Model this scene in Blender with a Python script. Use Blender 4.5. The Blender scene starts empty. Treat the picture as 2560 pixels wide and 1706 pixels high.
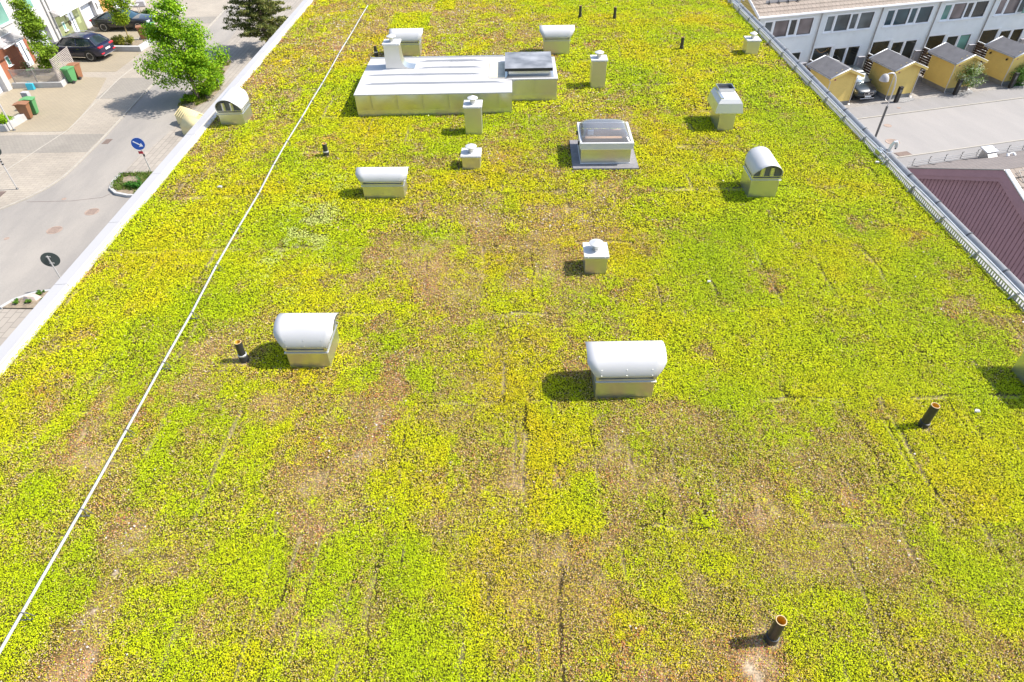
import bpy, math, random
import numpy as np
from mathutils import Vector, Matrix
PI = math.pi
scene = bpy.context.scene
col = scene.collection
R_ = math.radians
rnd = random.Random(7)

# ------------------------------------------------------------------ camera
CAM_ROT = ((0.9998649109689559, -0.015735991674047153, -0.004747460276388737),
           (-0.007036858012894628, -0.6708471305626212, 0.7415622765791178),
           (-0.014854037913911858, -0.741428692445829, -0.6708672384128771))
cam_data = bpy.data.cameras.new('camera')
cam = bpy.data.objects.new('camera', cam_data); col.objects.link(cam)
M3 = Matrix([[CAM_ROT[i][0], -CAM_ROT[i][1], -CAM_ROT[i][2]] for i in range(3)])
cam.matrix_world = Matrix.Translation((0, 0, 7.0)) @ M3.to_4x4()
cam_data.sensor_width = 36.0
cam_data.lens = 36.0 * 1580.74 / 2560.0
cam_data.clip_start = 0.1; cam_data.clip_end = 600
scene.camera = cam

# ------------------------------------------------------------------ light
SUN = Vector((0.86, 0.095, 1.0)).normalized()
elev = math.asin(SUN.z); azim = math.atan2(SUN.x, SUN.y)      # clockwise from +Y
world = bpy.data.worlds.new('World'); scene.world = world; world.use_nodes = True
wn = world.node_tree.nodes; wl = world.node_tree.links
bg = wn['Background']
sky = wn.new('ShaderNodeTexSky'); sky.sky_type = 'NISHITA'; sky.sun_disc = False
sky.sun_elevation = elev; sky.sun_rotation = azim
sky.air_density = 1.0; sky.dust_density = 1.2; sky.ozone_density = 1.0
wl.new(sky.outputs[0], bg.inputs[0]); bg.inputs[1].default_value = 0.15
sd = bpy.data.lights.new('sun', 'SUN'); sd.energy = 4.6; sd.angle = R_(0.53); sd.color = (1.0, 0.955, 0.89)
so = bpy.data.objects.new('sun', sd); col.objects.link(so)
so.rotation_euler = SUN.to_track_quat('Z', 'Y').to_euler(); so.location = (20, 5, 30)
scene.view_settings.view_transform = 'Standard'; scene.view_settings.look = 'None'
scene.view_settings.exposure = 0.85; scene.view_settings.gamma = 1.0
scene.render.engine = 'CYCLES'
scene.cycles.max_bounces = 6; scene.cycles.transparent_max_bounces = 12

# ------------------------------------------------------------------ materials
def mat(name, c, rough=0.7, metal=0.0, var=0.12, scale=3.0, bump=0.0, bscale=30.0, c2=None, spec=0.5, trans=0.0, coat=0.0, detail=5.0, stretch=None):
    m = bpy.data.materials.new(name); m.use_nodes = True
    nt = m.node_tree; n = nt.nodes; l = nt.links; b = n['Principled BSDF']
    b.inputs['Roughness'].default_value = rough; b.inputs['Metallic'].default_value = metal
    b.inputs['Specular IOR Level'].default_value = spec
    if coat: b.inputs['Coat Weight'].default_value = coat; b.inputs['Coat Roughness'].default_value = 0.05
    if trans: b.inputs['Transmission Weight'].default_value = trans
    tc = n.new('ShaderNodeTexCoord'); vec = tc.outputs['Object']
    if stretch:
        mp = n.new('ShaderNodeMapping'); mp.inputs['Scale'].default_value = stretch; l.new(vec, mp.inputs[0]); vec = mp.outputs[0]
    nz = n.new('ShaderNodeTexNoise'); nz.inputs['Scale'].default_value = scale; nz.inputs['Detail'].default_value = detail
    l.new(vec, nz.inputs['Vector'])
    r = n.new('ShaderNodeValToRGB'); r.color_ramp.elements[0].position = 0.3; r.color_ramp.elements[1].position = 0.72
    ca = tuple(x * (1 - var) for x in c); cb = c2 if c2 else tuple(min(1, x * (1 + var)) for x in c)
    r.color_ramp.elements[0].color = (*ca, 1); r.color_ramp.elements[1].color = (*cb, 1)
    l.new(nz.outputs[0], r.inputs[0]); l.new(r.outputs[0], b.inputs['Base Color'])
    if bump:
        z2 = n.new('ShaderNodeTexNoise'); z2.inputs['Scale'].default_value = bscale; z2.inputs['Detail'].default_value = 4
        l.new(vec, z2.inputs['Vector'])
        bp = n.new('ShaderNodeBump'); bp.inputs['Strength'].default_value = bump; bp.inputs['Distance'].default_value = 0.02
        l.new(z2.outputs[0], bp.inputs['Height']); l.new(bp.outputs[0], b.inputs['Normal'])
    return m

M = {}
M['galv'] = mat('galvanised_sheet', (0.60, 0.60, 0.58), rough=0.36, metal=0.93, var=0.05, scale=1.6, bump=0.03, bscale=2.5)
M['galv_dull'] = mat('galvanised_roof_sheet', (0.49, 0.475, 0.465), rough=0.6, metal=0.12, var=0.06, scale=1.2, bump=0.05, bscale=2.0)
M['hood'] = mat('hood_sheet', (0.50, 0.485, 0.475), rough=0.6, metal=0.1, var=0.04, scale=2.0, bump=0.02, bscale=3.0)
M['lid'] = mat('lid_sheet', (0.54, 0.53, 0.52), rough=0.6, metal=0.1, var=0.04, scale=2.0)
M['dark'] = mat('dark_recess', (0.03, 0.03, 0.035), rough=0.8)
M['mesh'] = mat('dark_bird_mesh', (0.10, 0.10, 0.10), rough=0.6, var=0.3, scale=60)
M['felt_mat'] = mat('grey_felt', (0.20, 0.19, 0.19), rough=0.95, var=0.15, scale=14, bump=0.4, bscale=120)
M['felt_dark'] = mat('dark_roof_felt', (0.115, 0.112, 0.118), rough=0.9, var=0.14, scale=2.5, bump=0.3, bscale=160)
M['rubber'] = mat('black_hatch_sheet', (0.13, 0.135, 0.145), rough=0.45, var=0.2, scale=2.2, c2=(0.30, 0.30, 0.31))
M['black'] = mat('black_plastic', (0.015, 0.015, 0.017), rough=0.5)
M['pipe'] = mat('black_pvc_pipe', (0.028, 0.028, 0.028), rough=0.45, var=0.2, scale=8)
M['orange'] = mat('orange_pvc_pipe', (0.70, 0.42, 0.05), rough=0.5, var=0.1)
M['orange_rim'] = mat('pipe_rim', (0.55, 0.40, 0.20), rough=0.5)
M['steel'] = mat('steel_rod', (0.55, 0.54, 0.53), rough=0.4, metal=0.4, var=0.05)
M['darksteel'] = mat('dark_steel', (0.14, 0.14, 0.14), rough=0.5, metal=0.6)
M['cap_white'] = mat('parapet_sheet', (0.375, 0.36, 0.35), rough=0.6, metal=0.0, var=0.03, scale=0.8)
M['gutter'] = mat('zinc_gutter', (0.36, 0.35, 0.335), rough=0.5, metal=0.5, var=0.16, scale=5)
M['gutter_lip'] = mat('zinc_gutter_lip', (0.42, 0.43, 0.46), rough=0.4, metal=0.6, var=0.08, scale=4)
M['zinc_guard'] = mat('zinc_gravel_guard', (0.50, 0.49, 0.47), rough=0.45, metal=0.55, var=0.08, scale=5)
M['kerbstone'] = mat('beige_kerb_stone', (0.34, 0.31, 0.26), rough=0.9, var=0.1)
M['plaster'] = mat('white_plaster', (0.47, 0.45, 0.425), rough=0.85, var=0.04, scale=0.6)
M['plaster_grey'] = mat('grey_plaster', (0.40, 0.39, 0.40), rough=0.85, var=0.04)
M['frame_white'] = mat('white_window_frame', (0.82, 0.83, 0.83), rough=0.5, var=0.03)
M['white'] = mat('white_paint', (0.78, 0.78, 0.78), rough=0.5, var=0.03)
M['door_white'] = mat('white_door', (0.62, 0.66, 0.72), rough=0.45, var=0.03)
M['green_panel'] = mat('olive_green_panel', (0.235, 0.26, 0.12), rough=0.7, var=0.06, scale=1.0)
M['red_panel'] = mat('terracotta_panel', (0.34, 0.12, 0.06), rough=0.7, var=0.08, scale=1.0)
M['ochre_panel'] = mat('ochre_panel', (0.55, 0.28, 0.08), rough=0.7, var=0.06)
M['concrete'] = mat('concrete', (0.42, 0.41, 0.39), rough=0.9, var=0.10, scale=3, bump=0.2)
M['concrete_dark'] = mat('weathered_concrete', (0.20, 0.195, 0.18), rough=0.9, var=0.15, scale=3, bump=0.2)
M['slat_wood'] = mat('silvered_slats', (0.33, 0.29, 0.26), rough=0.8, var=0.15, scale=6)
M['brown_wood'] = mat('dark_brown_boards', (0.085, 0.05, 0.028), rough=0.8, var=0.2, scale=6)
M['yellow'] = mat('yellow_boards', (0.72, 0.53, 0.155), rough=0.75, var=0.05, scale=1.5)
M['yellow_end'] = mat('yellow_gable_boards', (0.55, 0.41, 0.12), rough=0.75, var=0.12, scale=3)
M['yellow_box'] = mat('pale_yellow_metal', (0.68, 0.56, 0.28), rough=0.6, var=0.03)
M['clap'] = mat('pale_grey_clapboard', (0.74, 0.75, 0.72), rough=0.75, var=0.05, scale=1.5)
M['purple'] = mat('plum_boards', (0.225, 0.14, 0.175), rough=0.85, var=0.07, scale=2.5)
M['purple_trim'] = mat('plum_trim', (0.225, 0.14, 0.175), rough=0.8, var=0.05, scale=2.5)
M['groove'] = mat('dark_plum_groove', (0.13, 0.07, 0.09), rough=0.9)
M['bin_green'] = mat('green_bin_plastic', (0.085, 0.27, 0.095), rough=0.5, var=0.06)
M['bin_brown'] = mat('brown_bin_plastic', (0.25, 0.11, 0.05), rough=0.5, var=0.06)
M['cyan'] = mat('turquoise_bag', (0.03, 0.36, 0.48), rough=0.6)
M['tyre'] = mat('tyre_rubber', (0.022, 0.022, 0.022), rough=0.85)
M['rim'] = mat('alloy_rim', (0.5, 0.5, 0.52), rough=0.3, metal=0.8)
M['chrome'] = mat('chrome', (0.75, 0.75, 0.78), rough=0.15, metal=1.0, var=0.02)
M['navy'] = mat('dark_blue_car_paint', (0.008, 0.009, 0.035), rough=0.35, metal=0.0, var=0.03, coat=0.6)
M['blackpaint'] = mat('black_car_paint', (0.014, 0.014, 0.015), rough=0.3, metal=0.2, var=0.03, coat=0.9)
M['slate'] = mat('slate_car_paint', (0.015, 0.025, 0.032), rough=0.35, metal=0.0, var=0.03, coat=0.5)
M['carglass'] = mat('tinted_car_glass', (0.02, 0.03, 0.035), rough=0.06, spec=0.9)
M['carglass_b'] = mat('blue_tinted_car_glass', (0.02, 0.05, 0.07), rough=0.06, spec=0.9)
M['sunshade'] = mat('silver_sunshade', (0.62, 0.68, 0.68), rough=0.3, metal=0.5, var=0.2, scale=6, bump=0.5, bscale=5)
M['red_lamp'] = mat('red_tail_lamp', (0.5, 0.015, 0.03), rough=0.25)
M['scrap'] = mat('pale_scrap', (0.45, 0.44, 0.42), rough=0.8)
M['lampglass'] = mat('clear_lamp_glass', (0.75, 0.78, 0.8), rough=0.15)
M['plate'] = mat('number_plate', (0.72, 0.72, 0.70), rough=0.5)
M['blue_sign'] = mat('blue_sign_face', (0.008, 0.075, 0.36), rough=0.4, var=0.02)
M['sign_back'] = mat('grey_green_sign_back', (0.055, 0.075, 0.068), rough=0.5)
M['red_tag'] = mat('red_tag', (0.55, 0.02, 0.035), rough=0.5)
M['iron'] = mat('rusty_cast_iron', (0.30, 0.22, 0.17), rough=0.8, var=0.2, scale=20, bump=0.3, bscale=60)
M['iron_dark'] = mat('dark_cast_iron', (0.12, 0.085, 0.07), rough=0.8, var=0.2, scale=20)
M['bark'] = mat('tree_bark', (0.19, 0.14, 0.10), rough=0.9, var=0.25, scale=12, bump=0.4)
M['bark_yellow'] = mat('young_tree_bark', (0.30, 0.22, 0.09), rough=0.9, var=0.2, scale=12)
M['soil_bed'] = mat('planting_soil', (0.24, 0.19, 0.13), rough=1.0, var=0.3, scale=6, bump=0.6, bscale=40)
M['rock'] = mat('pink_rock', (0.5, 0.40, 0.34), rough=0.9, var=0.15, scale=5)
M['wood_beam'] = mat('pine_beam', (0.42, 0.24, 0.12), rough=0.7, var=0.1, scale=4)
M['grey_inside'] = mat('shaft_lining', (0.25, 0.29, 0.32), rough=0.6, var=0.1)
M['cover_grey'] = mat('grey_tarpaulin', (0.36, 0.35, 0.36), rough=0.8, var=0.1)
M['chair_green'] = mat('green_frame', (0.10, 0.22, 0.08), rough=0.6)

def glass_pane(name, c, c2):
    m = mat(name, c, rough=0.08, var=0.2, scale=0.9, c2=c2, spec=0.8, detail=1.0)
    return m
M['glass'] = glass_pane('window_glass', (0.035, 0.05, 0.055), (0.16, 0.19, 0.19))
M['glass_teal'] = glass_pane('teal_window_glass', (0.012, 0.05, 0.065), (0.03, 0.085, 0.10))
M['glass_pink'] = glass_pane('curtained_window_glass', (0.12, 0.095, 0.09), (0.25, 0.20, 0.19))
M['glass_dark'] = glass_pane('dark_door_glass', (0.012, 0.014, 0.014), (0.045, 0.05, 0.045))
M['glass_green'] = glass_pane('pale_green_window_glass', (0.10, 0.24, 0.20), (0.20, 0.40, 0.32))

def clear_glass():
    m = bpy.data.materials.new('clear_acrylic'); m.use_nodes = True
    nt = m.node_tree; n = nt.nodes; l = nt.links
    out = n['Material Output']; n.remove(n['Principled BSDF'])
    tr = n.new('ShaderNodeBsdfTransparent'); tr.inputs[0].default_value = (0.93, 0.95, 0.96, 1)
    gl = n.new('ShaderNodeBsdfGlossy'); gl.inputs['Roughness'].default_value = 0.12; gl.inputs[0].default_value = (0.9, 0.9, 0.92, 1)
    df = n.new('ShaderNodeBsdfDiffuse'); df.inputs[0].default_value = (0.8, 0.8, 0.82, 1)
    fr = n.new('ShaderNodeFresnel'); fr.inputs[0].default_value = 1.5
    m1 = n.new('ShaderNodeMixShader'); m2 = n.new('ShaderNodeMixShader')
    m1.inputs[0].default_value = 0.14
    l.new(tr.outputs[0], m1.inputs[1]); l.new(df.outputs[0], m1.inputs[2])
    l.new(fr.outputs[0], m2.inputs[0]); l.new(m1.outputs[0], m2.inputs[1]); l.new(gl.outputs[0], m2.inputs[2])
    l.new(m2.outputs[0], out.inputs['Surface'])
    return m
M['acrylic'] = clear_glass()

def brick_mat(name, c1, c2, mortar, w, h, msize, rough=0.85, rot=0.0, noise=0.15, nscale=0.35, offset=0.5, bump=0.3, axes='XY'):
    m = bpy.data.materials.new(name); m.use_nodes = True
    nt = m.node_tree; n = nt.nodes; l = nt.links; b = n['Principled BSDF']
    b.inputs['Roughness'].default_value = rough; b.inputs['Specular IOR Level'].default_value = 0.3
    tc = n.new('ShaderNodeTexCoord'); mp = n.new('ShaderNodeMapping'); l.new(tc.outputs['Object'], mp.inputs[0])
    if axes == 'XZ': mp.inputs['Rotation'].default_value = (R_(-90), 0, 0)
    elif axes == 'YZ': mp.inputs['Rotation'].default_value = (R_(-90), 0, R_(-90))
    else: mp.inputs['Rotation'].default_value = (0, 0, rot)
    br = n.new('ShaderNodeTexBrick'); br.offset = offset
    br.inputs['Scale'].default_value = 1.0
    br.inputs['Brick Width'].default_value = w; br.inputs['Row Height'].default_value = h
    br.inputs['Mortar Size'].default_value = msize; br.inputs['Mortar Smooth'].default_value = 0.2
    br.inputs['Color1'].default_value = (*c1, 1); br.inputs['Color2'].default_value = (*c2, 1); br.inputs['Mortar'].default_value = (*mortar, 1)
    l.new(mp.outputs[0], br.inputs['Vector'])
    nz = n.new('ShaderNodeTexNoise'); nz.inputs['Scale'].default_value = nscale; nz.inputs['Detail'].default_value = 6; l.new(tc.outputs['Object'], nz.inputs['Vector'])
    mr = n.new('ShaderNodeMapRange'); mr.inputs[1].default_value = 0.3; mr.inputs[2].default_value = 0.7
    mr.inputs[3].default_value = 1 - noise; mr.inputs[4].default_value = 1 + noise; l.new(nz.outputs[0], mr.inputs[0])
    mx = n.new('ShaderNodeMix'); mx.data_type = 'RGBA'; mx.blend_type = 'MULTIPLY'; mx.inputs[0].default_value = 1.0
    l.new(br.outputs[0], mx.inputs[6]); l.new(mr.outputs[0], mx.inputs[7]); l.new(mx.outputs[2], b.inputs['Base Color'])
    bp = n.new('ShaderNodeBump'); bp.inputs['Strength'].default_value = bump; bp.inputs['Distance'].default_value = 0.01; bp.invert = True
    l.new(br.outputs['Fac'], bp.inputs['Height']); l.new(bp.outputs[0], b.inputs['Normal'])
    return m
M['paver'] = brick_mat('beige_pavers', (0.34, 0.295, 0.235), (0.305, 0.265, 0.215), (0.225, 0.195, 0.155), 0.42, 0.21, 0.012, noise=0.10)
M['paver_yard'] = brick_mat('sandy_pavers', (0.31, 0.26, 0.18), (0.285, 0.24, 0.17), (0.21, 0.175, 0.125), 0.28, 0.14, 0.01, noise=0.08)
M['paver_dark'] = brick_mat('grey_pavers', (0.26, 0.235, 0.195), (0.235, 0.21, 0.178), (0.18, 0.16, 0.135), 0.21, 0.14, 0.01, noise=0.08)
M['paver_walk'] = brick_mat('sidewalk_slabs', (0.33, 0.29, 0.24), (0.285, 0.25, 0.21), (0.21, 0.185, 0.155), 0.6, 0.3, 0.018, rot=R_(90), noise=0.10)
M['paver_right'] = brick_mat('driveway_slabs', (0.30, 0.275, 0.245), (0.25, 0.23, 0.21), (0.175, 0.16, 0.145), 0.5, 0.35, 0.02, rot=0, noise=0.12)
M['tiles'] = brick_mat('brown_roof_tiles', (0.30, 0.245, 0.20), (0.26, 0.215, 0.175), (0.12, 0.10, 0.085), 0.30, 0.36, 0.012, noise=0.10)
M['shingle'] = brick_mat('taupe_roof_shingles', (0.22, 0.185, 0.165), (0.195, 0.165, 0.15), (0.14, 0.12, 0.11), 0.18, 0.10, 0.012, noise=0.07, nscale=1.0)

def asphalt(name, c, stain, sc=0.35):
    m = bpy.data.materials.new(name); m.use_nodes = True
    nt = m.node_tree; n = nt.nodes; l = nt.links; b = n['Principled BSDF']
    b.inputs['Roughness'].default_value = 0.9; b.inputs['Specular IOR Level'].default_value = 0.3
    tc = n.new('ShaderNodeTexCoord'); mp = n.new('ShaderNodeMapping'); mp.inputs['Scale'].default_value = (1.4, 0.4, 1); mp.inputs['Rotation'].default_value = (0, 0, R_(-8))
    l.new(tc.outputs['Object'], mp.inputs[0])
    nz = n.new('ShaderNodeTexNoise'); nz.inputs['Scale'].default_value = sc; nz.inputs['Detail'].default_value = 7; nz.inputs['Roughness'].default_value = 0.6; l.new(mp.outputs[0], nz.inputs['Vector'])
    r = n.new('ShaderNodeValToRGB'); r.color_ramp.elements[0].position = 0.34; r.color_ramp.elements[1].position = 0.62
    r.color_ramp.elements[0].color = (*stain, 1); r.color_ramp.elements[1].color = (*c, 1); l.new(nz.outputs[0], r.inputs[0])
    n2 = n.new('ShaderNodeTexNoise'); n2.inputs['Scale'].default_value = 45; n2.inputs['Detail'].default_value = 3; l.new(tc.outputs['Object'], n2.inputs['Vector'])
    mr = n.new('ShaderNodeMapRange'); mr.inputs[1].default_value = 0.3; mr.inputs[2].default_value = 0.7; mr.inputs[3].default_value = 0.86; mr.inputs[4].default_value = 1.12; l.new(n2.outputs[0], mr.inputs[0])
    mx = n.new('ShaderNodeMix'); mx.data_type = 'RGBA'; mx.blend_type = 'MULTIPLY'; mx.inputs[0].default_value = 1.0
    l.new(r.outputs[0], mx.inputs[6]); l.new(mr.outputs[0], mx.inputs[7]); l.new(mx.outputs[2], b.inputs['Base Color'])
    return m
M['asphalt'] = asphalt('dusty_asphalt', (0.305, 0.275, 0.238), (0.235, 0.215, 0.192))
M['asphalt_r'] = asphalt('pale_asphalt', (0.295, 0.273, 0.252), (0.262, 0.245, 0.228))
M['walk_r'] = asphalt('grey_sidewalk_asphalt', (0.25, 0.236, 0.225), (0.225, 0.212, 0.20), sc=0.8)
M['earth'] = mat('far_ground', (0.27, 0.25, 0.21), rough=1.0, var=0.15, scale=0.15)
M['gravel'] = mat('grey_gravel', (0.17, 0.165, 0.16), rough=1.0, var=0.5, scale=30, c2=(0.42, 0.41, 0.40), bump=0.8, bscale=50)

def attr_mat(name, rough=0.75, trans=0.25, noise=0.25, nscale=14.0, spec=0.25):
    """base colour from the mesh colour attribute (each plant's own colour), varied by a small noise"""
    m = bpy.data.materials.new(name); m.use_nodes = True
    nt = m.node_tree; n = nt.nodes; l = nt.links; b = n['Principled BSDF']
    b.inputs['Roughness'].default_value = rough; b.inputs['Specular IOR Level'].default_value = spec
    at = n.new('ShaderNodeAttribute'); at.attribute_name = 'col'
    tc = n.new('ShaderNodeTexCoord'); nz = n.new('ShaderNodeTexNoise'); nz.inputs['Scale'].default_value = nscale; nz.inputs['Detail'].default_value = 3
    l.new(tc.outputs['Object'], nz.inputs['Vector'])
    mr = n.new('ShaderNodeMapRange'); mr.inputs[1].default_value = 0.3; mr.inputs[2].default_value = 0.7; mr.inputs[3].default_value = 1 - noise; mr.inputs[4].default_value = 1 + noise
    l.new(nz.outputs[0], mr.inputs[0])
    mx = n.new('ShaderNodeMix'); mx.data_type = 'RGBA'; mx.blend_type = 'MULTIPLY'; mx.inputs[0].default_value = 1.0
    l.new(at.outputs['Color'], mx.inputs[6]); l.new(mr.outputs[0], mx.inputs[7]); l.new(mx.outputs[2], b.inputs['Base Color'])
    if trans:
        tl = n.new('ShaderNodeBsdfTranslucent'); ms = n.new('ShaderNodeMixShader'); ms.inputs[0].default_value = trans
        l.new(mx.outputs[2], tl.inputs[0]); l.new(b.outputs[0], ms.inputs[1]); l.new(tl.outputs[0], ms.inputs[2])
        l.new(ms.outputs[0], n['Material Output'].inputs['Surface'])
    return m
M['leaf'] = attr_mat('leaves', trans=0.3, noise=0.15, nscale=3)
M['sedum'] = attr_mat('sedum_leaves', trans=0.2, noise=0.12, nscale=20)
M['substrate'] = attr_mat('roof_substrate', rough=1.0, trans=0, noise=0.45, nscale=45, spec=0.1)

# ------------------------------------------------------------------ mesh builder
class MB:
    def __init__(s): s.v = []; s.f = []
    def add(s, vs, fs):
        o = len(s.v); s.v += [tuple(map(float, p)) for p in vs]; s.f += [tuple(i + o for i in f) for f in fs]; return s
    def box(s, x0, x1, y0, y1, z0, z1):
        return s.add([(x0, y0, z0), (x1, y0, z0), (x1, y1, z0), (x0, y1, z0), (x0, y0, z1), (x1, y0, z1), (x1, y1, z1), (x0, y1, z1)],
                     [(0, 3, 2, 1), (4, 5, 6, 7), (0, 1, 5, 4), (1, 2, 6, 5), (2, 3, 7, 6), (3, 0, 4, 7)])
    def frustum(s, a, b):  # two (x0,x1,y0,y1,z)
        return s.add([(a[0], a[2], a[4]), (a[1], a[2], a[4]), (a[1], a[3], a[4]), (a[0], a[3], a[4]), (b[0], b[2], b[4]), (b[1], b[2], b[4]), (b[1], b[3], b[4]), (b[0], b[3], b[4])],
                     [(0, 3, 2, 1), (4, 5, 6, 7), (0, 1, 5, 4), (1, 2, 6, 5), (2, 3, 7, 6), (3, 0, 4, 7)])
    def poly(s, pts): return s.add(pts, [tuple(range(len(pts)))])
    def prism(s, pts, z0, z1):   # pts 2d ccw
        n = len(pts)
        return s.add([(x, y, z0) for x, y in pts] + [(x, y, z1) for x, y in pts],
                     [tuple(reversed(range(n))), tuple(range(n, 2 * n))] + [(i, (i + 1) % n, n + (i + 1) % n, n + i) for i in range(n)])
    def extr(s, pts, axis, a0, a1):   # profile extruded along x ('x': pts=(y,z)) or y (pts=(x,z))
        n = len(pts)
        if axis == 'x': vs = [(a0, p, q) for p, q in pts] + [(a1, p, q) for p, q in pts]
        else: vs = [(p, a0, q) for p, q in pts] + [(p, a1, q) for p, q in pts]
        return s.add(vs, [tuple(range(n)), tuple(reversed(range(n, 2 * n)))] + [((i + 1) % n, i, n + i, n + (i + 1) % n) for i in range(n)])
    def tube(s, path, r, n=8, caps=True):
        P = [Vector(p) for p in path]; rs = r if isinstance(r, (list, tuple)) else [r] * len(P)
        rings = []; up = None
        for i, p in enumerate(P):
            d = (P[min(i + 1, len(P) - 1)] - P[max(i - 1, 0)]).normalized()
            if up is None or abs(d.dot(up)) > 0.98: up = Vector((0, 0, 1)) if abs(d.z) < 0.9 else Vector((1, 0, 0))
            a = d.cross(up).normalized(); b = a.cross(d).normalized(); up = b
            rings.append([p + (a * math.cos(t) + b * math.sin(t)) * rs[i] for t in [2 * PI * k / n for k in range(n)]])
        vs = [q for rg in rings for q in rg]
        fs = [(i * n + k, i * n + (k + 1) % n, (i + 1) * n + (k + 1) % n, (i + 1) * n + k) for i in range(len(P) - 1) for k in range(n)]
        if caps: fs += [tuple(reversed(range(n))), tuple(range((len(P) - 1) * n, len(P) * n))]
        return s.add(vs, fs)
    def lathe(s, prof, c=(0, 0), n=20):   # prof (r,z)
        vs = [(c[0] + r * math.cos(2 * PI * k / n), c[1] + r * math.sin(2 * PI * k / n), z) for r, z in prof for k in range(n)]
        fs = [(i * n + k, i * n + (k + 1) % n, (i + 1) * n + (k + 1) % n, (i + 1) * n + k) for i in range(len(prof) - 1) for k in range(n)]
        return s.add(vs, fs)
    def cyl(s, p0, p1, r, n=16): return s.tube([p0, p1], r, n)
    def xf(s, m):
        s.v = [tuple(m @ Vector(p)) for p in s.v]; return s
    def build(s, name, m, parent=None, smooth=True, ang=32, bevel=0, solid=0):
        me = bpy.data.meshes.new(name); me.from_pydata(s.v, [], s.f); me.materials.append(m if not isinstance(m, str) else M[m]); me.update()
        if smooth: me.shade_smooth(); me.set_sharp_from_angle(angle=R_(ang))
        o = bpy.data.objects.new(name, me); col.objects.link(o)
        if parent: o.parent = parent
        if solid:
            q = o.modifiers.new('solid', 'SOLIDIFY'); q.thickness = solid; q.offset = 0
        if bevel:
            q = o.modifiers.new('bevel', 'BEVEL'); q.width = bevel; q.segments = 2; q.limit_method = 'ANGLE'; q.angle_limit = R_(40)
        return o
def tag(o, label=None, cat=None, group=None, kind=None):
    if label: o['label'] = label
    if cat: o['category'] = cat
    if group: o['group'] = group
    if kind: o['kind'] = kind
    return o
def thing(name, loc, rz, label, cat, group=None):
    o = bpy.data.objects.new(name, None); col.objects.link(o); o.empty_display_size = 0.3
    o.location = loc; o.rotation_euler = (0, 0, rz)
    return tag(o, label, cat, group)
def copy_tree(o, parent=None):
    c = o.copy(); col.objects.link(c)
    if parent: c.parent = parent
    for ch in list(o.children): copy_tree(ch, c)
    return c
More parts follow.
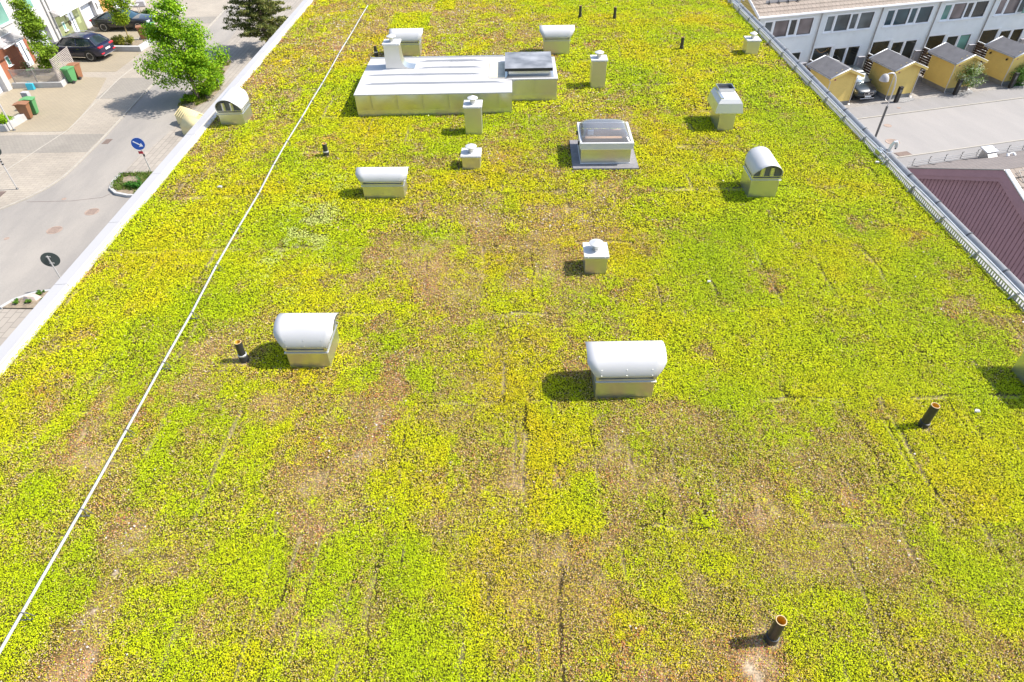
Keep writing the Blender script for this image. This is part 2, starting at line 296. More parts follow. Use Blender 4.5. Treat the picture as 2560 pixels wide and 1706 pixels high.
# ------------------------------------------------------------------ terrain
GL, GR = -8.5, -10.3
def terr(x):
    t = min(1, max(0, (x + 8.0) / 16.0)); t = t * t * (3 - 2 * t)
    return GL + (GR - GL) * t
LUSH = [(-7.5,10.6,1.03,2.59,0.9),(-7.8,8.0,0.89,1.12,0.75),(-5.1,11.1,1.06,2.43,0.9),(-6.3,13.8,0.62,1.1,0.7),(-7.3,13.2,0.61,0.83,0.45),(-7.0,14.5,0.54,0.94,0.45),(-7.4,21.1,0.7,2.83,0.4),(-6.9,15.5,0.68,1.55,0.5),(-7.9,26.8,0.85,2.36,0.5),(-5.2,26.5,1.18,2.04,0.25),(-3.4,23.7,1.54,1.22,0.35),(-2.3,25.8,0.74,1.67,0.2),(-0.8,25.2,0.96,2.14,0.5),(0.4,25.1,0.64,2.13,0.55),(-0.3,23.1,1.49,1.17,0.35),(4.5,25.4,2.38,2.44,0.85),(7.1,24.9,1.55,3.12,0.85),(5.1,20.3,1.6,1.91,0.85),(3.9,17.3,1.19,1.5,0.55),(2.4,17.9,0.74,1.27,0.5),(3.9,13.9,1.02,1.1,0.85),(7.0,20.1,0.78,2.97,0.8),(7.0,16.1,1.1,3.19,0.9),(6.6,17.6,0.59,2.14,0.5),(9.5,20.2,0.79,2.26,0.6),(4.6,13.0,0.97,1.01,0.85),(4.6,15.0,0.86,0.98,0.6),(5.9,10.2,2.03,2.46,0.9),(4.0,7.6,1.04,1.24,0.85),(6.3,8.1,1.07,1.33,0.85),(8.7,10.5,0.92,1.36,0.85),(7.5,7.1,0.4,0.58,0.7),(7.8,8.2,0.58,0.45,0.15),(8.0,7.6,0.35,0.52,0.15),(6.6,6.5,0.64,0.53,0.9),(-4.8,16.3,0.69,1.65,0.75),(-4.8,18.6,0.51,1.34,0.9),(-2.0,16.1,1.37,1.36,0.75),(-3.0,14.8,1.08,0.97,0.65),(-1.8,13.6,0.82,0.86,0.5),(-0.3,12.8,0.97,0.79,0.4),(0.7,13.1,0.79,0.82,0.45),(0.3,15.2,0.88,1.25,0.5),(2.0,12.7,0.58,0.58,0.5),(-1.2,11.7,1.38,0.7,0.4),(0.6,10.1,0.67,1.31,0.2),(-0.4,9.5,0.65,0.95,0.4),(-1.9,9.6,0.73,0.96,0.2),(2.0,11.6,0.82,0.87,0.4),(1.4,11.6,0.27,1.04,0.25),(2.0,8.7,0.46,0.61,0.5),(2.0,10.0,0.5,0.86,0.5),(2.8,10.6,0.43,1.24,0.6),(-2.8,12.1,0.57,0.55,0.65),(-3.8,10.8,0.44,0.79,0.75),(-3.7,9.6,0.33,0.55,0.6),(-4.5,7.8,0.51,0.65,0.2),(-4.8,6.9,0.41,0.38,0.35),(-4.0,8.1,0.22,0.34,0.3),(-5.7,7.9,0.44,0.66,0.7),(-2.0,7.6,1.07,0.63,0.6),(-0.6,7.8,0.86,0.76,0.6),(0.5,8.0,0.73,0.67,0.55),(-2.1,8.5,1.14,0.3,0.55),(-2.6,6.9,0.61,0.47,0.5),(-3.7,6.4,0.39,0.31,0.2),(-4.3,5.7,0.68,0.71,0.85),(-3.6,4.9,0.52,0.41,0.75),(-4.7,5.0,0.41,0.48,0.7),(-5.5,6.2,0.26,0.6,0.35),(-2.9,5.5,0.36,0.68,0.3),(-2.3,5.8,0.5,0.8,0.3),(-2.3,4.7,0.45,0.4,0.25),(-1.4,5.8,0.43,0.64,0.45),(-0.7,6.2,0.38,0.68,0.3),(-0.4,5.2,0.35,0.57,0.35),(-1.5,4.8,0.45,0.27,0.5),(-1.1,5.0,0.35,0.35,0.45),(0.6,5.8,0.37,0.63,0.8),(0.7,4.8,0.34,0.6,0.85),(0.1,5.6,0.3,0.77,0.6),(-2.0,4.6,0.17,0.32,0.9),(2.3,5.6,0.48,0.39,0.3),(1.7,5.0,0.46,0.55,0.35),(2.6,4.7,0.5,0.52,0.3),(3.9,5.3,0.53,0.58,0.25),(3.2,5.3,0.24,0.51,0.75),(3.3,4.4,0.44,0.38,0.3),(4.0,4.6,0.44,0.52,0.3),(4.0,4.0,0.41,0.46,0.35),(4.8,5.7,0.3,0.47,0.3),(2.7,4.0,0.37,0.35,0.4),(1.6,4.0,0.42,0.35,0.45),(5.4,5.3,0.47,0.58,0.85),(6.3,5.3,0.52,0.73,0.9),(5.4,4.3,0.64,0.48,0.75),(5.5,3.4,0.34,0.51,0.8),(4.6,3.7,0.4,0.33,0.55),(4.0,3.0,0.47,0.37,0.55),(4.9,2.8,0.37,0.27,0.6),(-1.0,3.5,0.6,0.53,0.85),(-0.5,2.9,0.52,0.41,0.85),(0.1,3.3,0.29,0.45,0.55),(0.5,3.6,0.25,0.48,0.35),(1.3,3.3,0.58,0.45,0.45),(1.9,3.0,0.38,0.38,0.5),(2.8,3.5,0.35,0.31,0.5),(3.2,3.3,0.34,0.3,0.5),(2.3,3.6,0.3,0.37,0.5),(2.4,2.7,0.14,0.17,0.05),(0.7,2.8,0.28,0.27,0.5),(-2.8,3.1,0.58,0.43,0.65),(-2.5,3.8,0.47,0.33,0.75),(-3.2,3.2,0.29,0.25,0.3),(-3.8,3.1,0.44,0.38,0.75),(-4.8,3.4,0.15,0.46,0.05),(-4.8,2.9,0.14,0.28,0.1),(-4.4,3.9,0.37,0.23,0.4),(-5.5,3.6,0.41,0.53,0.65),(-6.1,4.2,0.33,0.36,0.65),(-6.1,4.8,0.46,0.4,0.7),(-7.1,6.1,0.45,0.5,0.65),(-6.6,6.8,0.54,0.46,0.65),(-6.1,5.7,0.31,0.47,0.3),(-5.3,3.1,0.2,0.29,0.6),(-1.8,3.3,0.25,0.4,0.5),(-2.0,2.8,0.14,0.27,0.3),(-6.0,5.1,0.36,0.21,0.4),(-4.9,4.4,0.28,0.19,0.4),(-3.3,2.7,0.42,0.13,0.7)]
def ground_sheet():
    xs = [-260, -120, -60, -30, -15] + [-9 + i for i in range(19)] + [15, 30, 60, 120, 260]
    ys = [-200, -60, 0, 40, 80, 140, 300]
    mb = MB(); vs = [(x, y, terr(x) - 0.02) for y in ys for x in xs]; nx = len(xs)
    mb.add(vs, [(j * nx + i, j * nx + i + 1, (j + 1) * nx + i + 1, (j + 1) * nx + i) for j in range(len(ys) - 1) for i in range(nx - 1)])
    tag(mb.build('ground', 'earth'), kind='structure')
ground_sheet()

# ------------------------------------------------------------------ the building we look down on
XL, XR, Y0, Y1 = -8.2, 8.72, -4.0, 42.0
bld = thing('flat_roof_building', (0, 0, -9.5), 0, 'long flat-roofed building with a planted sedum roof, white parapet cap and zinc gutter', 'building')
def B(mb, name, m, parent=bld, **k):
    o = mb.build(name, m, None, **k); o.parent = parent
    off = Vector((0, 0, 9.5)) if parent == bld else Vector((0, 0, 0))
    o.location = off; return o
mb = MB().box(XL - 0.2, XR + 0.1, Y0, Y1, -10.4, -0.12); B(mb, 'wall', 'plaster')
# parapet cap, folded sheets about 2.14 m long
mb = MB(); y = Y0 + 0.06
yj = 9.373
while yj > Y0: yj -= 2.145
while yj < Y1:
    a, b = max(yj, Y0) + 0.004, min(yj + 2.145, Y1) - 0.004
    if b > a: mb.extr([(-8.205, 0.03), (-8.205, 0.095), (-8.215, 0.108), (-8.455, 0.094), (-8.50, 0.05), (-8.515, -0.16), (-8.50, -0.16), (-8.49, 0.03)], 'y', a, b)
    yj += 2.145
cap = B(mb, 'parapet_cap', 'cap_white', ang=20)
mb = MB().box(-8.49, -8.2055, Y0, Y1, -0.2, 0.028); B(mb, 'parapet_core', 'concrete')
mb = MB().extr([(-8.2045, -0.05), (-8.2045, 0.05), (-8.19, 0.045), (-8.175, 0.02), (-8.135, 0.014), (-8.13, -0.05)], 'y', Y0, Y1); B(mb, 'edge_flashing', 'lid')
# gutter on the far right side
mb = MB()
prof = [(8.735, -0.10), (8.735, -0.055), (8.80, -0.05), (8.99, -0.035), (9.02, 0.015), (9.05, 0.04), (9.085, 0.045), (9.115, 0.025), (9.125, -0.01), (9.105, -0.05), (9.06, -0.13)]
yy = Y0
while yy < Y1:
    mb.extr(prof, 'y', yy + 0.002, min(yy + 2.48, Y1) - 0.002); yy += 2.48
gut = B(mb, 'gutter', 'gutter', ang=35)
mb = MB(); yy = 2.0
while yy < 40:
    w = 0.025
    mb.add([(8.985, yy, -0.02), (8.985, yy + w, -0.02), (9.01, yy + w, 0.022), (9.01, yy, 0.022), (9.05, yy, 0.052), (9.05, yy + w, 0.052), (9.09, yy, 0.058), (9.09, yy + w, 0.058), (9.128, yy + w, 0.03), (9.128, yy, 0.03)],
           [(0, 1, 2, 3), (3, 2, 5, 4), (4, 5, 7, 6), (6, 7, 8, 9)])
    yy += 1.235
mb.build('gutter_strap', 'darksteel', gut, smooth=False, solid=0.006)
# gravel guard: a slotted strip with brackets, and the thin rail above it
gd = MB(); gd.box(8.700, 8.706, Y0, Y1, -0.02, 0.03).box(8.700, 8.706, Y0, Y1, 0.105, 0.13)
yy = 0.5
while yy < 32:
    gd.box(8.701, 8.705, yy, yy + 0.034, 0.03, 0.105); yy += 0.07
guard = B(gd, 'gravel_guard', 'zinc_guard', smooth=False)
mb = MB(); yb = 12.373
while yb > 1: yb -= 1.255
while yb < 40:
    mb.box(8.68, 8.70, yb - 0.015, yb + 0.015, -0.02, 0.15); mb.box(8.707, 8.745, yb - 0.012, yb + 0.012, -0.06, 0.155)
    mb.add([(8.60, yb - 0.012, 0.02), (8.68, yb - 0.012, 0.12), (8.68, yb + 0.012, 0.12), (8.60, yb + 0.012, 0.02)], [(0, 1, 2, 3)])
    yb += 1.255
mb.build('guard_bracket', 'gutter', guard, smooth=False)
mb = MB(); pts = []
for i in range(60):
    yq = Y0 + 0.8 * i
    if yq > Y1: break
    pts.append((8.745 + 0.008 * math.sin(i * 1.7), yq, 0.165 + 0.006 * math.sin(i * 2.3)))
mb.tube(pts, 0.014, 6); B(mb, 'edge_rail', 'steel')

# ------------------------------------------------------------------ numpy noise
def vnoise(x, y, seed=0):
    xi = np.floor(x).astype(np.int64); yi = np.floor(y).astype(np.int64); fx = x - xi; fy = y - yi
    fx = fx * fx * (3 - 2 * fx); fy = fy * fy * (3 - 2 * fy)
    def h(a, b):
        n = (a * 374761393 + b * 668265263 + seed * 1442695041) & 0xffffffff
        n = ((n ^ (n >> 13)) * 1274126177) & 0xffffffff
        return ((n ^ (n >> 16)) & 0xffffff) / float(0xffffff)
    return (h(xi, yi) * (1 - fx) + h(xi + 1, yi) * fx) * (1 - fy) + (h(xi, yi + 1) * (1 - fx) + h(xi + 1, yi + 1) * fx) * fy
def fbm(x, y, sc, oc=4, seed=0, gain=0.55):
    a = 1.0; t = 0.0; s = 0
    for k in range(oc):
        s = s + a * vnoise(x * sc + 17.3 * k, y * sc - 9.1 * k, seed + k); t += a; a *= gain; sc *= 2.03
    return s / t
def lush(x, y):
    """0 = bare / brown, 1 = thick lime green; patches read off the roof, on mats 1.06 x 2.12 m"""
    wx = x + 0.22 * (fbm(x, y, 0.9, 3, 50) - 0.5); wy = y + 0.30 * (fbm(x, y, 0.9, 3, 60) - 0.5)
    num = np.full(x.shape, 0.55 * 0.004); den = np.full(x.shape, 0.004)
    for cx, cy, rx, ry, v in LUSH:
        w = np.exp(-1.1 * (((wx - cx) / rx) ** 2 + ((wy - cy) / ry) ** 2)); num += w * v; den += w
    L = 0.5 + (num / den - 0.5) * 0.72 - 0.01
    # laying of the mats
    row = np.floor((y - 2.12) / 2.12); mx = np.floor((x - 0.45 + 0.33 * (row % 3)) / 1.06)
    mr = vnoise(mx * 7.31 + 0.5, row * 5.17 + 0.5, 91) - 0.5
    L = L + 0.15 * mr
    st = fbm(x * 2.6, y * 0.8, 1.0, 4, 5) - 0.5                       # streaks along the mats
    L = L + 0.95 * (fbm(x, y, 1.6, 6, 11, 0.72) - 0.5) + 0.45 * st + 0.04
    for xa, xb, ya_, yb2 in ((-4.52, -3.0, 24.8, 26.9), (-2.95, -2.2, 27.2, 29.4)):
        ins = (wx > xa) & (wx < xb) & (wy > ya_) & (wy < yb2); L = np.where(ins, 0.95 + 0.2 * (fbm(x, y, 2.0, 3, 14) - 0.5), L)
    return L, mr
def seam(x, y):
    """amount of open joint between the mats"""
    row = np.floor((y - 2.12) / 2.12)
    wob = 0.13 * (fbm(x, y, 1.2, 3, 31) - 0.5) + 0.03 * (vnoise(x * 9, y * 9, 32) - 0.5)
    u = (x - 0.45 + 0.33 * (row % 3)) / 1.06 + wob; du = np.abs(u - np.round(u)) * 1.06
    v = (y - 2.12) / 2.12 + wob * 0.8; dv = np.abs(v - np.round(v)) * 2.12
    on = 0.8 * np.clip((fbm(x, y, 1.0, 3, 41) - 0.53) * 6, 0, 1)
    on2 = 0.9 * np.clip((fbm(x, y, 1.0, 3, 44) - 0.50) * 6, 0, 1)
    wd = 0.020 + 0.05 * np.clip(fbm(x, y, 1.8, 2, 47) - 0.4, 0, 1)
    s = np.maximum(np.clip(1.4 - du / wd, 0, 1) * on, np.clip(1.4 - dv / wd, 0, 1) * on2)
    u2 = (x - 0.72 + 0.2 * (row % 2)) / 0.53 + wob * 1.3; d2 = np.abs(u2 - np.round(u2)) * 0.53
    s = np.maximum(s, np.clip(1.3 - d2 / 0.016, 0, 1) * 0.8 * np.clip((fbm(x, y, 1.3, 3, 49) - 0.53) * 7, 0, 1) * (y < 6.4) * (x > -3))
    return np.maximum(s, cracks(x, y))
CR = [((2.22, 6.35), (2.30, 5.4), (2.37, 4.83), (2.42, 3.9), (2.43, 3.1)), ((2.86, 5.7), (2.95, 4.9), (3.0, 4.0)), ((3.78, 5.3), (3.74, 4.0), (3.71, 2.6)), ((0.50, 4.15), (0.48, 3.2), (0.44, 2.4)), ((-1.72, 3.8), (-1.63, 3.0), (-1.6, 2.3)),
      ((2.62, 9.5), (2.66, 9.1), (2.74, 8.5)), ((1.95, 6.2), (1.9, 5.2), (1.85, 4.3)), ((0.37, 10.5), (0.33, 8.7)), ((-2.55, 5.3), (-2.48, 4.5)), ((6.9, 5.2), (6.95, 4.0)), ((4.85, 5.9), (4.9, 4.6)), ((5.1, 10.5), (5.3, 8.6))]
def cracks(x, y):
    c = np.zeros(x.shape); j = 0.09 * (vnoise(x * 3, y * 3, 12) - 0.5) + 0.04 * (vnoise(x * 15, y * 15, 13) - 0.5)
    on = 0.9 * np.clip((vnoise(x * 1.1, y * 3.1, 19) - 0.42) * 6, 0, 1)
    for pl in CR:
        for (ax, ay), (bx, by) in zip(pl[:-1], pl[1:]):
            t = (y - ay) / (by - ay); cx = ax + (bx - ax) * t
            c = np.maximum(c, ((t >= 0) & (t <= 1)) * np.clip(1.4 - np.abs(x + j - cx) / 0.012, 0, 1) * on)
    return c
def hfield(x, y):
    return 0.05 * (fbm(x, y, 0.6, 3, 70) - 0.5) + 0.03 * (fbm(x, y, 3.0, 3, 75) - 0.5)
def bare_spots(x, y):
    b = np.zeros(x.shape)
    for cx, cy, r in ((2.715, 2.86, 0.055), (5.77, 5.78, 0.06), (-4.36, 7.37, 0.07), (2.40, 2.58, 0.06), (2.46, 2.50, 0.05), (-4.78, 3.75, 0.035), (-4.82, 3.3, 0.035), (-4.72, 4.05, 0.03)):
        b = np.maximum(b, np.clip(1.6 - np.hypot(x - cx, (y - cy) * 0.8) / r * (0.8 + 0.5 * vnoise(x * 14, y * 14, 3)), 0, 1))
    return b
def pal(keys, t):
    out = np.zeros(t.shape + (3,)); xs = [k[0] for k in keys]
    for c in range(3): out[..., c] = np.interp(t, xs, [k[1][c] for k in keys])
    return out
def mesh_np(name, V, F, C, m, parent=None):
    me = bpy.data.meshes.new(name); nf, k = F.shape
    me.vertices.add(len(V)); me.vertices.foreach_set('co', V.astype(np.float32).ravel())
    me.loops.add(nf * k); me.loops.foreach_set('vertex_index', F.astype(np.int32).ravel())
    me.polygons.add(nf); me.polygons.foreach_set('loop_start', np.arange(nf, dtype=np.int32) * k)
    a = me.attributes.new('col', 'FLOAT_COLOR', 'POINT')
    a.data.foreach_set('color', np.concatenate([C, np.ones((len(C), 1))], 1).astype(np.float32).ravel())
    me.materials.append(M[m]); me.update(calc_edges=True)
    o = bpy.data.objects.new(name, me); col.objects.link(o)
    if parent: o.parent = parent
    return o
# substrate sheet (part of the building)
gx = np.arange(-8.14, 8.705, 0.03); gy = np.concatenate([np.arange(-3.9, 12.0, 0.05), np.arange(12.0, 42.0, 0.12)])
X, Y = np.meshgrid(gx, gy); nxg, nyg = len(gx), len(gy)
Ls, mr = lush(X, Y); Lc = np.clip(Ls, 0, 1); sm = seam(X, Y); bs = bare_spots(X, Y)
Zs = hfield(X, Y) - 0.012 - 0.05 * sm
pale = np.clip((fbm(X, Y, 2.2, 4, 81) - 0.55) * 5, 0, 1)
pale = np.clip(pale * np.clip(0.62 - Lc, 0, 1) * 1.0, 0, 0.8) * np.clip((vnoise(X * 19, Y * 19, 82) + vnoise(X * 8, Y * 8, 83) - 0.75) * 3, 0, 1)
base = pal([(0, (0.24, 0.155, 0.08)), (0.3, (0.13, 0.09, 0.035)), (0.55, (0.06, 0.05, 0.01)), (1, (0.045, 0.055, 0.005))], Lc)  # soil darkened towards lush: shade between the leaves put into its colour
Cs = base * (1 - pale[..., None]) + np.array((0.46, 0.36, 0.24)) * pale[..., None]
sd_ = np.clip((fbm(X, Y, 2.6, 3, 85) - 0.5) * 8, 0, 1)[..., None]
sd_ = np.maximum(sd_, (cracks(X, Y) > 0.2)[..., None] * 1.0)
scol = np.array((0.035, 0.025, 0.015)) * sd_ + np.array((0.40, 0.31, 0.20)) * (1 - sd_)
Cs = Cs * (1 - sm[..., None] * 0.8) + scol * sm[..., None] * 0.8
Cs = Cs * (1 - 0.75 * bs[..., None]) + np.array((0.42, 0.33, 0.23)) * 0.75 * bs[..., None]
V = np.stack([X, Y, Zs], -1).reshape(-1, 3)
ii = (np.arange(nyg - 1)[:, None] * nxg + np.arange(nxg - 1)[None, :]).ravel()
F = np.stack([ii, ii + 1, ii + nxg + 1, ii + nxg], 1)
o = mesh_np('roof', V, F, Cs.reshape(-1, 3), 'substrate', bld); o.location = (0, 0, 9.5)

# the sedum carpet: loose leaf-sized faces
rg = np.random.default_rng(3)
def excl(x, y):
    e = (x > 1.43) & (x < 2.98) & (y > 13.66) & (y < 15.2)
    e |= (x > -4.2) & (x < 0.02) & (y > 17.05) & (y < 19.85)
    return ~e
VV, CC = [], []
for (ya, yb_, dens, s0) in ((1.4, 4.2, 16500, 0.0120), (4.2, 7.0, 12500, 0.0140), (7.0, 11.0, 8000, 0.0172), (11.0, 17.0, 4200, 0.023), (17.0, 31.0, 2000, 0.033), (31.0, 42.0, 300, 0.08)):
    n = int((8.68 + 8.13) * (yb_ - ya) * dens)
    x = rg.uniform(-8.20, 8.69, n); y = rg.uniform(ya, yb_, n)
    L, mrr = lush(x, y); L = L + 0.08 * rg.standard_normal(n) + 0.22 * (vnoise(x / (s0 * 3.2), y / (s0 * 3.2), 99) - 0.5) + 1.05 * (fbm(x, y, 3.0, 4, 98, 0.75) - 0.5) - 0.055 - 0.05 * (y < 6.6) - 0.05 * ((y < 6.35) & (x > 1.1) & (x < 5.0))
    Lc = np.clip(L, 0, 1)
    clump = vnoise(x / (s0 * 1.2), y / (s0 * 1.2), 7)                 # small cushions with gaps between them
    keep = rg.random(n) < (0.50 + 0.50 * np.clip(Lc * 1.6, 0, 1)) * np.clip(0.40 + 1.5 * (clump - 0.12), 0.1, 1)
    keep &= rg.random(n) > seam(x, y) * 0.93; keep &= rg.random(n) > bare_spots(x, y) * 1.1; keep &= excl(x, y)
    edge = np.minimum(x + 8.12 + 0.13 * fbm(y, y * 0, 2.5, 4, 4), 8.70 - x)
    keep &= edge > 0.0
    x, y, L, Lc, mrr, clump = x[keep], y[keep], L[keep], Lc[keep], mrr[keep], clump[keep]; n = len(x)
    hue = fbm(x, y, 0.55, 4, 21) - 0.5; fine = rg.standard_normal(n) * 0.10; med = fbm(x, y, 4.0, 2, 55) - 0.5
    green = pal([(0, (0.42, 0.54, 0.002)), (0.35, (0.54, 0.62, 0.002)), (0.65, (0.64, 0.63, 0.003)), (1, (0.68, 0.55, 0.006))], np.clip(0.47 + hue * 1.5 + fine * 0.8 + med * 0.25 + mrr * 0.35, 0, 1))
    brown = pal([(0, (0.50, 0.39, 0.035)), (0.4, (0.55, 0.34, 0.10)), (0.75, (0.52, 0.23, 0.09)), (1, (0.60, 0.15, 0.08))], np.clip(0.32 + 1.7 * (fbm(x, y, 1.1, 4, 25) - 0.5) + fine * 1.6 + med * 0.5, 0, 1))
    mixv = np.clip((Lc - 0.24) / 0.36, 0, 1)[:, None]
    C = brown * (1 - mixv) + green * mixv
    gf = rg.random(n) < 0.30 * (1 - mixv[:, 0]); C[gf] = green[gf] * 0.9
    flip = rg.random(n) < 0.20 * (1 - mixv[:, 0]) + 0.012
    C[flip] = np.array((0.66, 0.50, 0.32)) * rg.uniform(0.6, 1.2, (flip.sum(), 1))
    C *= (rg.uniform(0.86, 1.14, n))[:, None]
    # the patch of whitish stems left of centre
    ws = (rg.random(n) < 1.5 * np.clip(1 - np.hypot((x + 4.3) / 0.95, (y - 11.3) / 2.9), 0, 1) * np.clip((fbm(x + 0.4 * y, y - 0.4 * x, 2.4, 4, 66, 0.7) - 0.50) * 7, 0, 1))[:, None]
    C = C * (1 - 0.65 * ws) + np.array((0.62, 0.66, 0.22)) * 0.65 * ws
    hh = (0.008 + (0.020 + s0 * 0.6) * (0.25 + 0.75 * Lc)) * (0.4 + 0.6 * clump) * (0.6 + 0.8 * (fbm(x, y, 1.3, 3, 101)))
    z = hfield(x, y) + hh * rg.uniform(0.15, 1.0, n)
    P = np.stack([x, y, z], 1)
    th = rg.uniform(0, 2 * PI, n); tilt = np.abs(rg.normal(0.55, 0.38, n))
    N = np.stack([np.sin(tilt) * np.cos(th), np.sin(tilt) * np.sin(th), np.cos(tilt)], 1)
    A = np.cross(N, np.stack([np.cos(th + 1.3), np.sin(th + 1.3), np.zeros(n) + 0.2], 1)); A /= np.linalg.norm(A, axis=1)[:, None]
    Bv = np.cross(N, A); s = (s0 * rg.uniform(0.65, 1.3, n))[:, None]
    a = rg.uniform(0, 2 * PI, n)[:, None]; A2 = A * np.cos(a) + Bv * np.sin(a); B2 = -A * np.sin(a) + Bv * np.cos(a)
    tri = np.stack([P - A2 * s * 0.55, P + A2 * s * 0.45 + B2 * s * 0.42, P + A2 * s * 0.45 - B2 * s * 0.42], 1)
    VV.append(tri.reshape(-1, 3)); CC.append(np.repeat(C, 3, 0))
V = np.concatenate(VV); C = np.concatenate(CC); F = np.arange(len(V)).reshape(-1, 3)
print('sedum leaves', len(F))
sed = mesh_np('sedum', V, F, C, 'sedum'); tag(sed, 'lime green and rusty brown sedum carpet growing over the whole flat roof', 'sedum', kind='stuff')
del VV, CC, V, C, F
# pale stones in the thin places
n = 26000; x = rg.uniform(-8.0, 8.6, n); y = 2.0 + 26 * rg.random(n) ** 1.3
L, _ = lush(x, y); cl = fbm(x, y, 1.6, 4, 121)
k = (rg.random(n) < np.clip((0.62 - L) * 1.6, 0.02, 1) * np.clip((cl - 0.50) * 7, 0.03, 1)) & excl(x, y); x, y = x[k], y[k]; n = len(x)
s = rg.uniform(0.006, 0.013, n) * (1 + y / 20); s[rg.random(n) < 0.004] *= 1.7
z = hfield(x, y) + 0.012
ov = np.array([(1, 0, 0), (0, 1, 0), (-1, 0, 0), (0, -1, 0), (0, 0, 1)]); of = np.array([(0, 1, 4), (1, 2, 4), (2, 3, 4), (3, 0, 4)])
V = (np.stack([x, y, z], 1)[:, None, :] + ov[None] * s[:, None, None] * rg.uniform(0.6, 1.3, (n, 5, 3))).reshape(-1, 3)
F = (np.arange(n)[:, None, None] * 5 + of[None]).reshape(-1, 3)
C = np.repeat(np.array((0.52, 0.47, 0.41)) * rg.uniform(0.5, 1.15, (n, 1)), 5, 0)
tag(mesh_np('roof_gravel', V, F, C, 'substrate'), 'small pale stones scattered in the thin brown patches of sedum', 'gravel', kind='stuff')

# ------------------------------------------------------------------ hooded roof vents
def hooded_vent(W, D, hb, R, label, loc, rz=0.0, over=0.14, inner=True, hl=None, gap=0.07):
    """box along local x (W) and y (D), barrel hood with its axis along x"""
    t = thing('hooded_roof_vent', loc, rz, label, 'roof vent', 'hooded sheet metal vents on the green roof')
    mb = MB().box(-W / 2, W / 2, -D / 2, D / 2, -0.06, hb); mb.build('vent_base', 'galv', t, bevel=0.004)
    c = 0.022
    mb = MB().box(-W / 2 - c, W / 2 + c, -D / 2 - c, D / 2 + c, hb - 0.008, hb + 0.012)
    mb.box(-W / 2 - 0.004, W / 2 + 0.004, -D / 2 - 0.004, D / 2 + 0.004, hb + 0.012, hb + 0.055)
    mb.build('collar', 'galv', t, bevel=0.002)
    z0 = hb + gap + 0.035
    mb = MB().box(-W / 2 + 0.03, W / 2 - 0.03, -D / 2 + 0.03, D / 2 - 0.03, hb + 0.05, z0 + 0.02); mb.build('throat', 'mesh', t)
    mb = MB()                                             # tray under the hood edge
    for s in (-1, 1):
        mb.add([(-W / 2, s * (D / 2 - 0.02), hb + 0.053), (W / 2, s * (D / 2 - 0.02), hb + 0.053), (W / 2, s * (D / 2 + 0.004), z0), (-W / 2, s * (D / 2 + 0.004), z0)], [(0, 1, 2, 3)])
        mb.box(-W / 2 - 0.012, -W / 2 + 0.03, s * D / 2 - 0.012, s * D / 2 + 0.012, hb + 0.055, z0 + 0.01)
        mb.box(W / 2 - 0.03, W / 2 + 0.012, s * D / 2 - 0.012, s * D / 2 + 0.012, hb + 0.055, z0 + 0.01)
    mb.build('tray', 'galv', t, solid=0.004)
    ns, nl = 28, 8; vs = []
    for i in range(ns + 1):
        a = PI * (0.0 + 1.0 * i / ns)
        ov = over * min(1.0, max(0, math.sin(a)) / 0.70) ** 0.9; L = W / 2 + 0.005 + ov
        for j in range(nl + 1):
            u = -1 + 2 * j / nl
            vs.append((u * L, -(R + 0.006) * math.cos(a), z0 + R * max(-0.05, math.sin(a)) if a > 0 else z0 + R * math.sin(a)))
    fs = [(i * (nl + 1) + j, i * (nl + 1) + j + 1, (i + 1) * (nl + 1) + j + 1, (i + 1) * (nl + 1) + j) for i in range(ns) for j in range(nl)]
    hd = MB().add(vs, fs).build('hood', 'hood', t, ang=60, solid=0.006)
    mb = MB()
    for xx in (-W / 2 * 0.86, 0.0, W / 2 * 0.86):
        for a in (0.12, 0.42):
            p = Vector((xx, -(R + 0.010) * math.cos(a), z0 + (R + 0.004) * math.sin(a))); mb.lathe([(0.0, 0.006), (0.006, 0.004), (0.008, 0)], n=8)
            q = [Vector(v) for v in mb.v[-24:]]
            mb.v[-24:] = [tuple(p + Vector((v.x, -v.z * math.cos(a) - v.y * math.sin(a) * 0 , v.y))) for v in q]
    mb.build('rivet', 'galv', hd)
    for s in (-1, 1):                                     # bird mesh in both open ends
        mb = MB(); xe = s * (W / 2 - 0.012); pts = [(xe, -R * 0.985 * math.cos(PI * k / 18), z0 - 0.01 + R * 0.985 * math.sin(PI * k / 18)) for k in range(19)]
        mb.poly(pts); me_ = mb.build('bird_mesh', 'mesh', t, smooth=False, solid=0.004)
        mb = MB()
        for yy in (-R * 0.30, R * 0.38): mb.lathe([(0.001, z0 + R * 0.66), (R * 0.17, z0 + R * 0.64), (R * 0.17, z0 + 0.0)], c=(xe - s * 0.0, yy), n=12)
        mb.build('inner_tube', 'galv', me_)
        mb = MB().box(xe - 0.012, xe + 0.03 * s + 0.012, -R * 0.97, R * 0.97, z0 - 0.02, z0 - 0.005); mb.build('end_rail', 'galv', me_)
    return t
hooded_vent(0.85, 0.60, 0.345, 0.31, 'largest hooded vent in front, right of centre, its hood shadow on bright sedum', (1.604, 6.73, 0), gap=0.07)
hooded_vent(0.645, 0.65, 0.30, 0.328, 'hooded vent beside the black pipe with the grey band, casting a round shadow', (-3.246, 7.53, 0), R_(-1.0), over=0.13)
hooded_vent(0.90, 0.42, 0.285, 0.215, 'long low hooded vent between the thin rod and the small square chimney', (-2.828, 12.73, 0), R_(-1.2), over=0.11)
hooded_vent(0.83, 0.56, 0.36, 0.30, 'hooded vent behind the tall flue on the sheet metal roof box', (-3.39, 22.15, 0), R_(-0.8), over=0.13)
hooded_vent(0.85, 0.56, 0.40, 0.29, 'hooded vent standing behind the black hatch of the sheet metal roof box', (1.52, 22.1, 0), R_(-1.2), over=0.14)
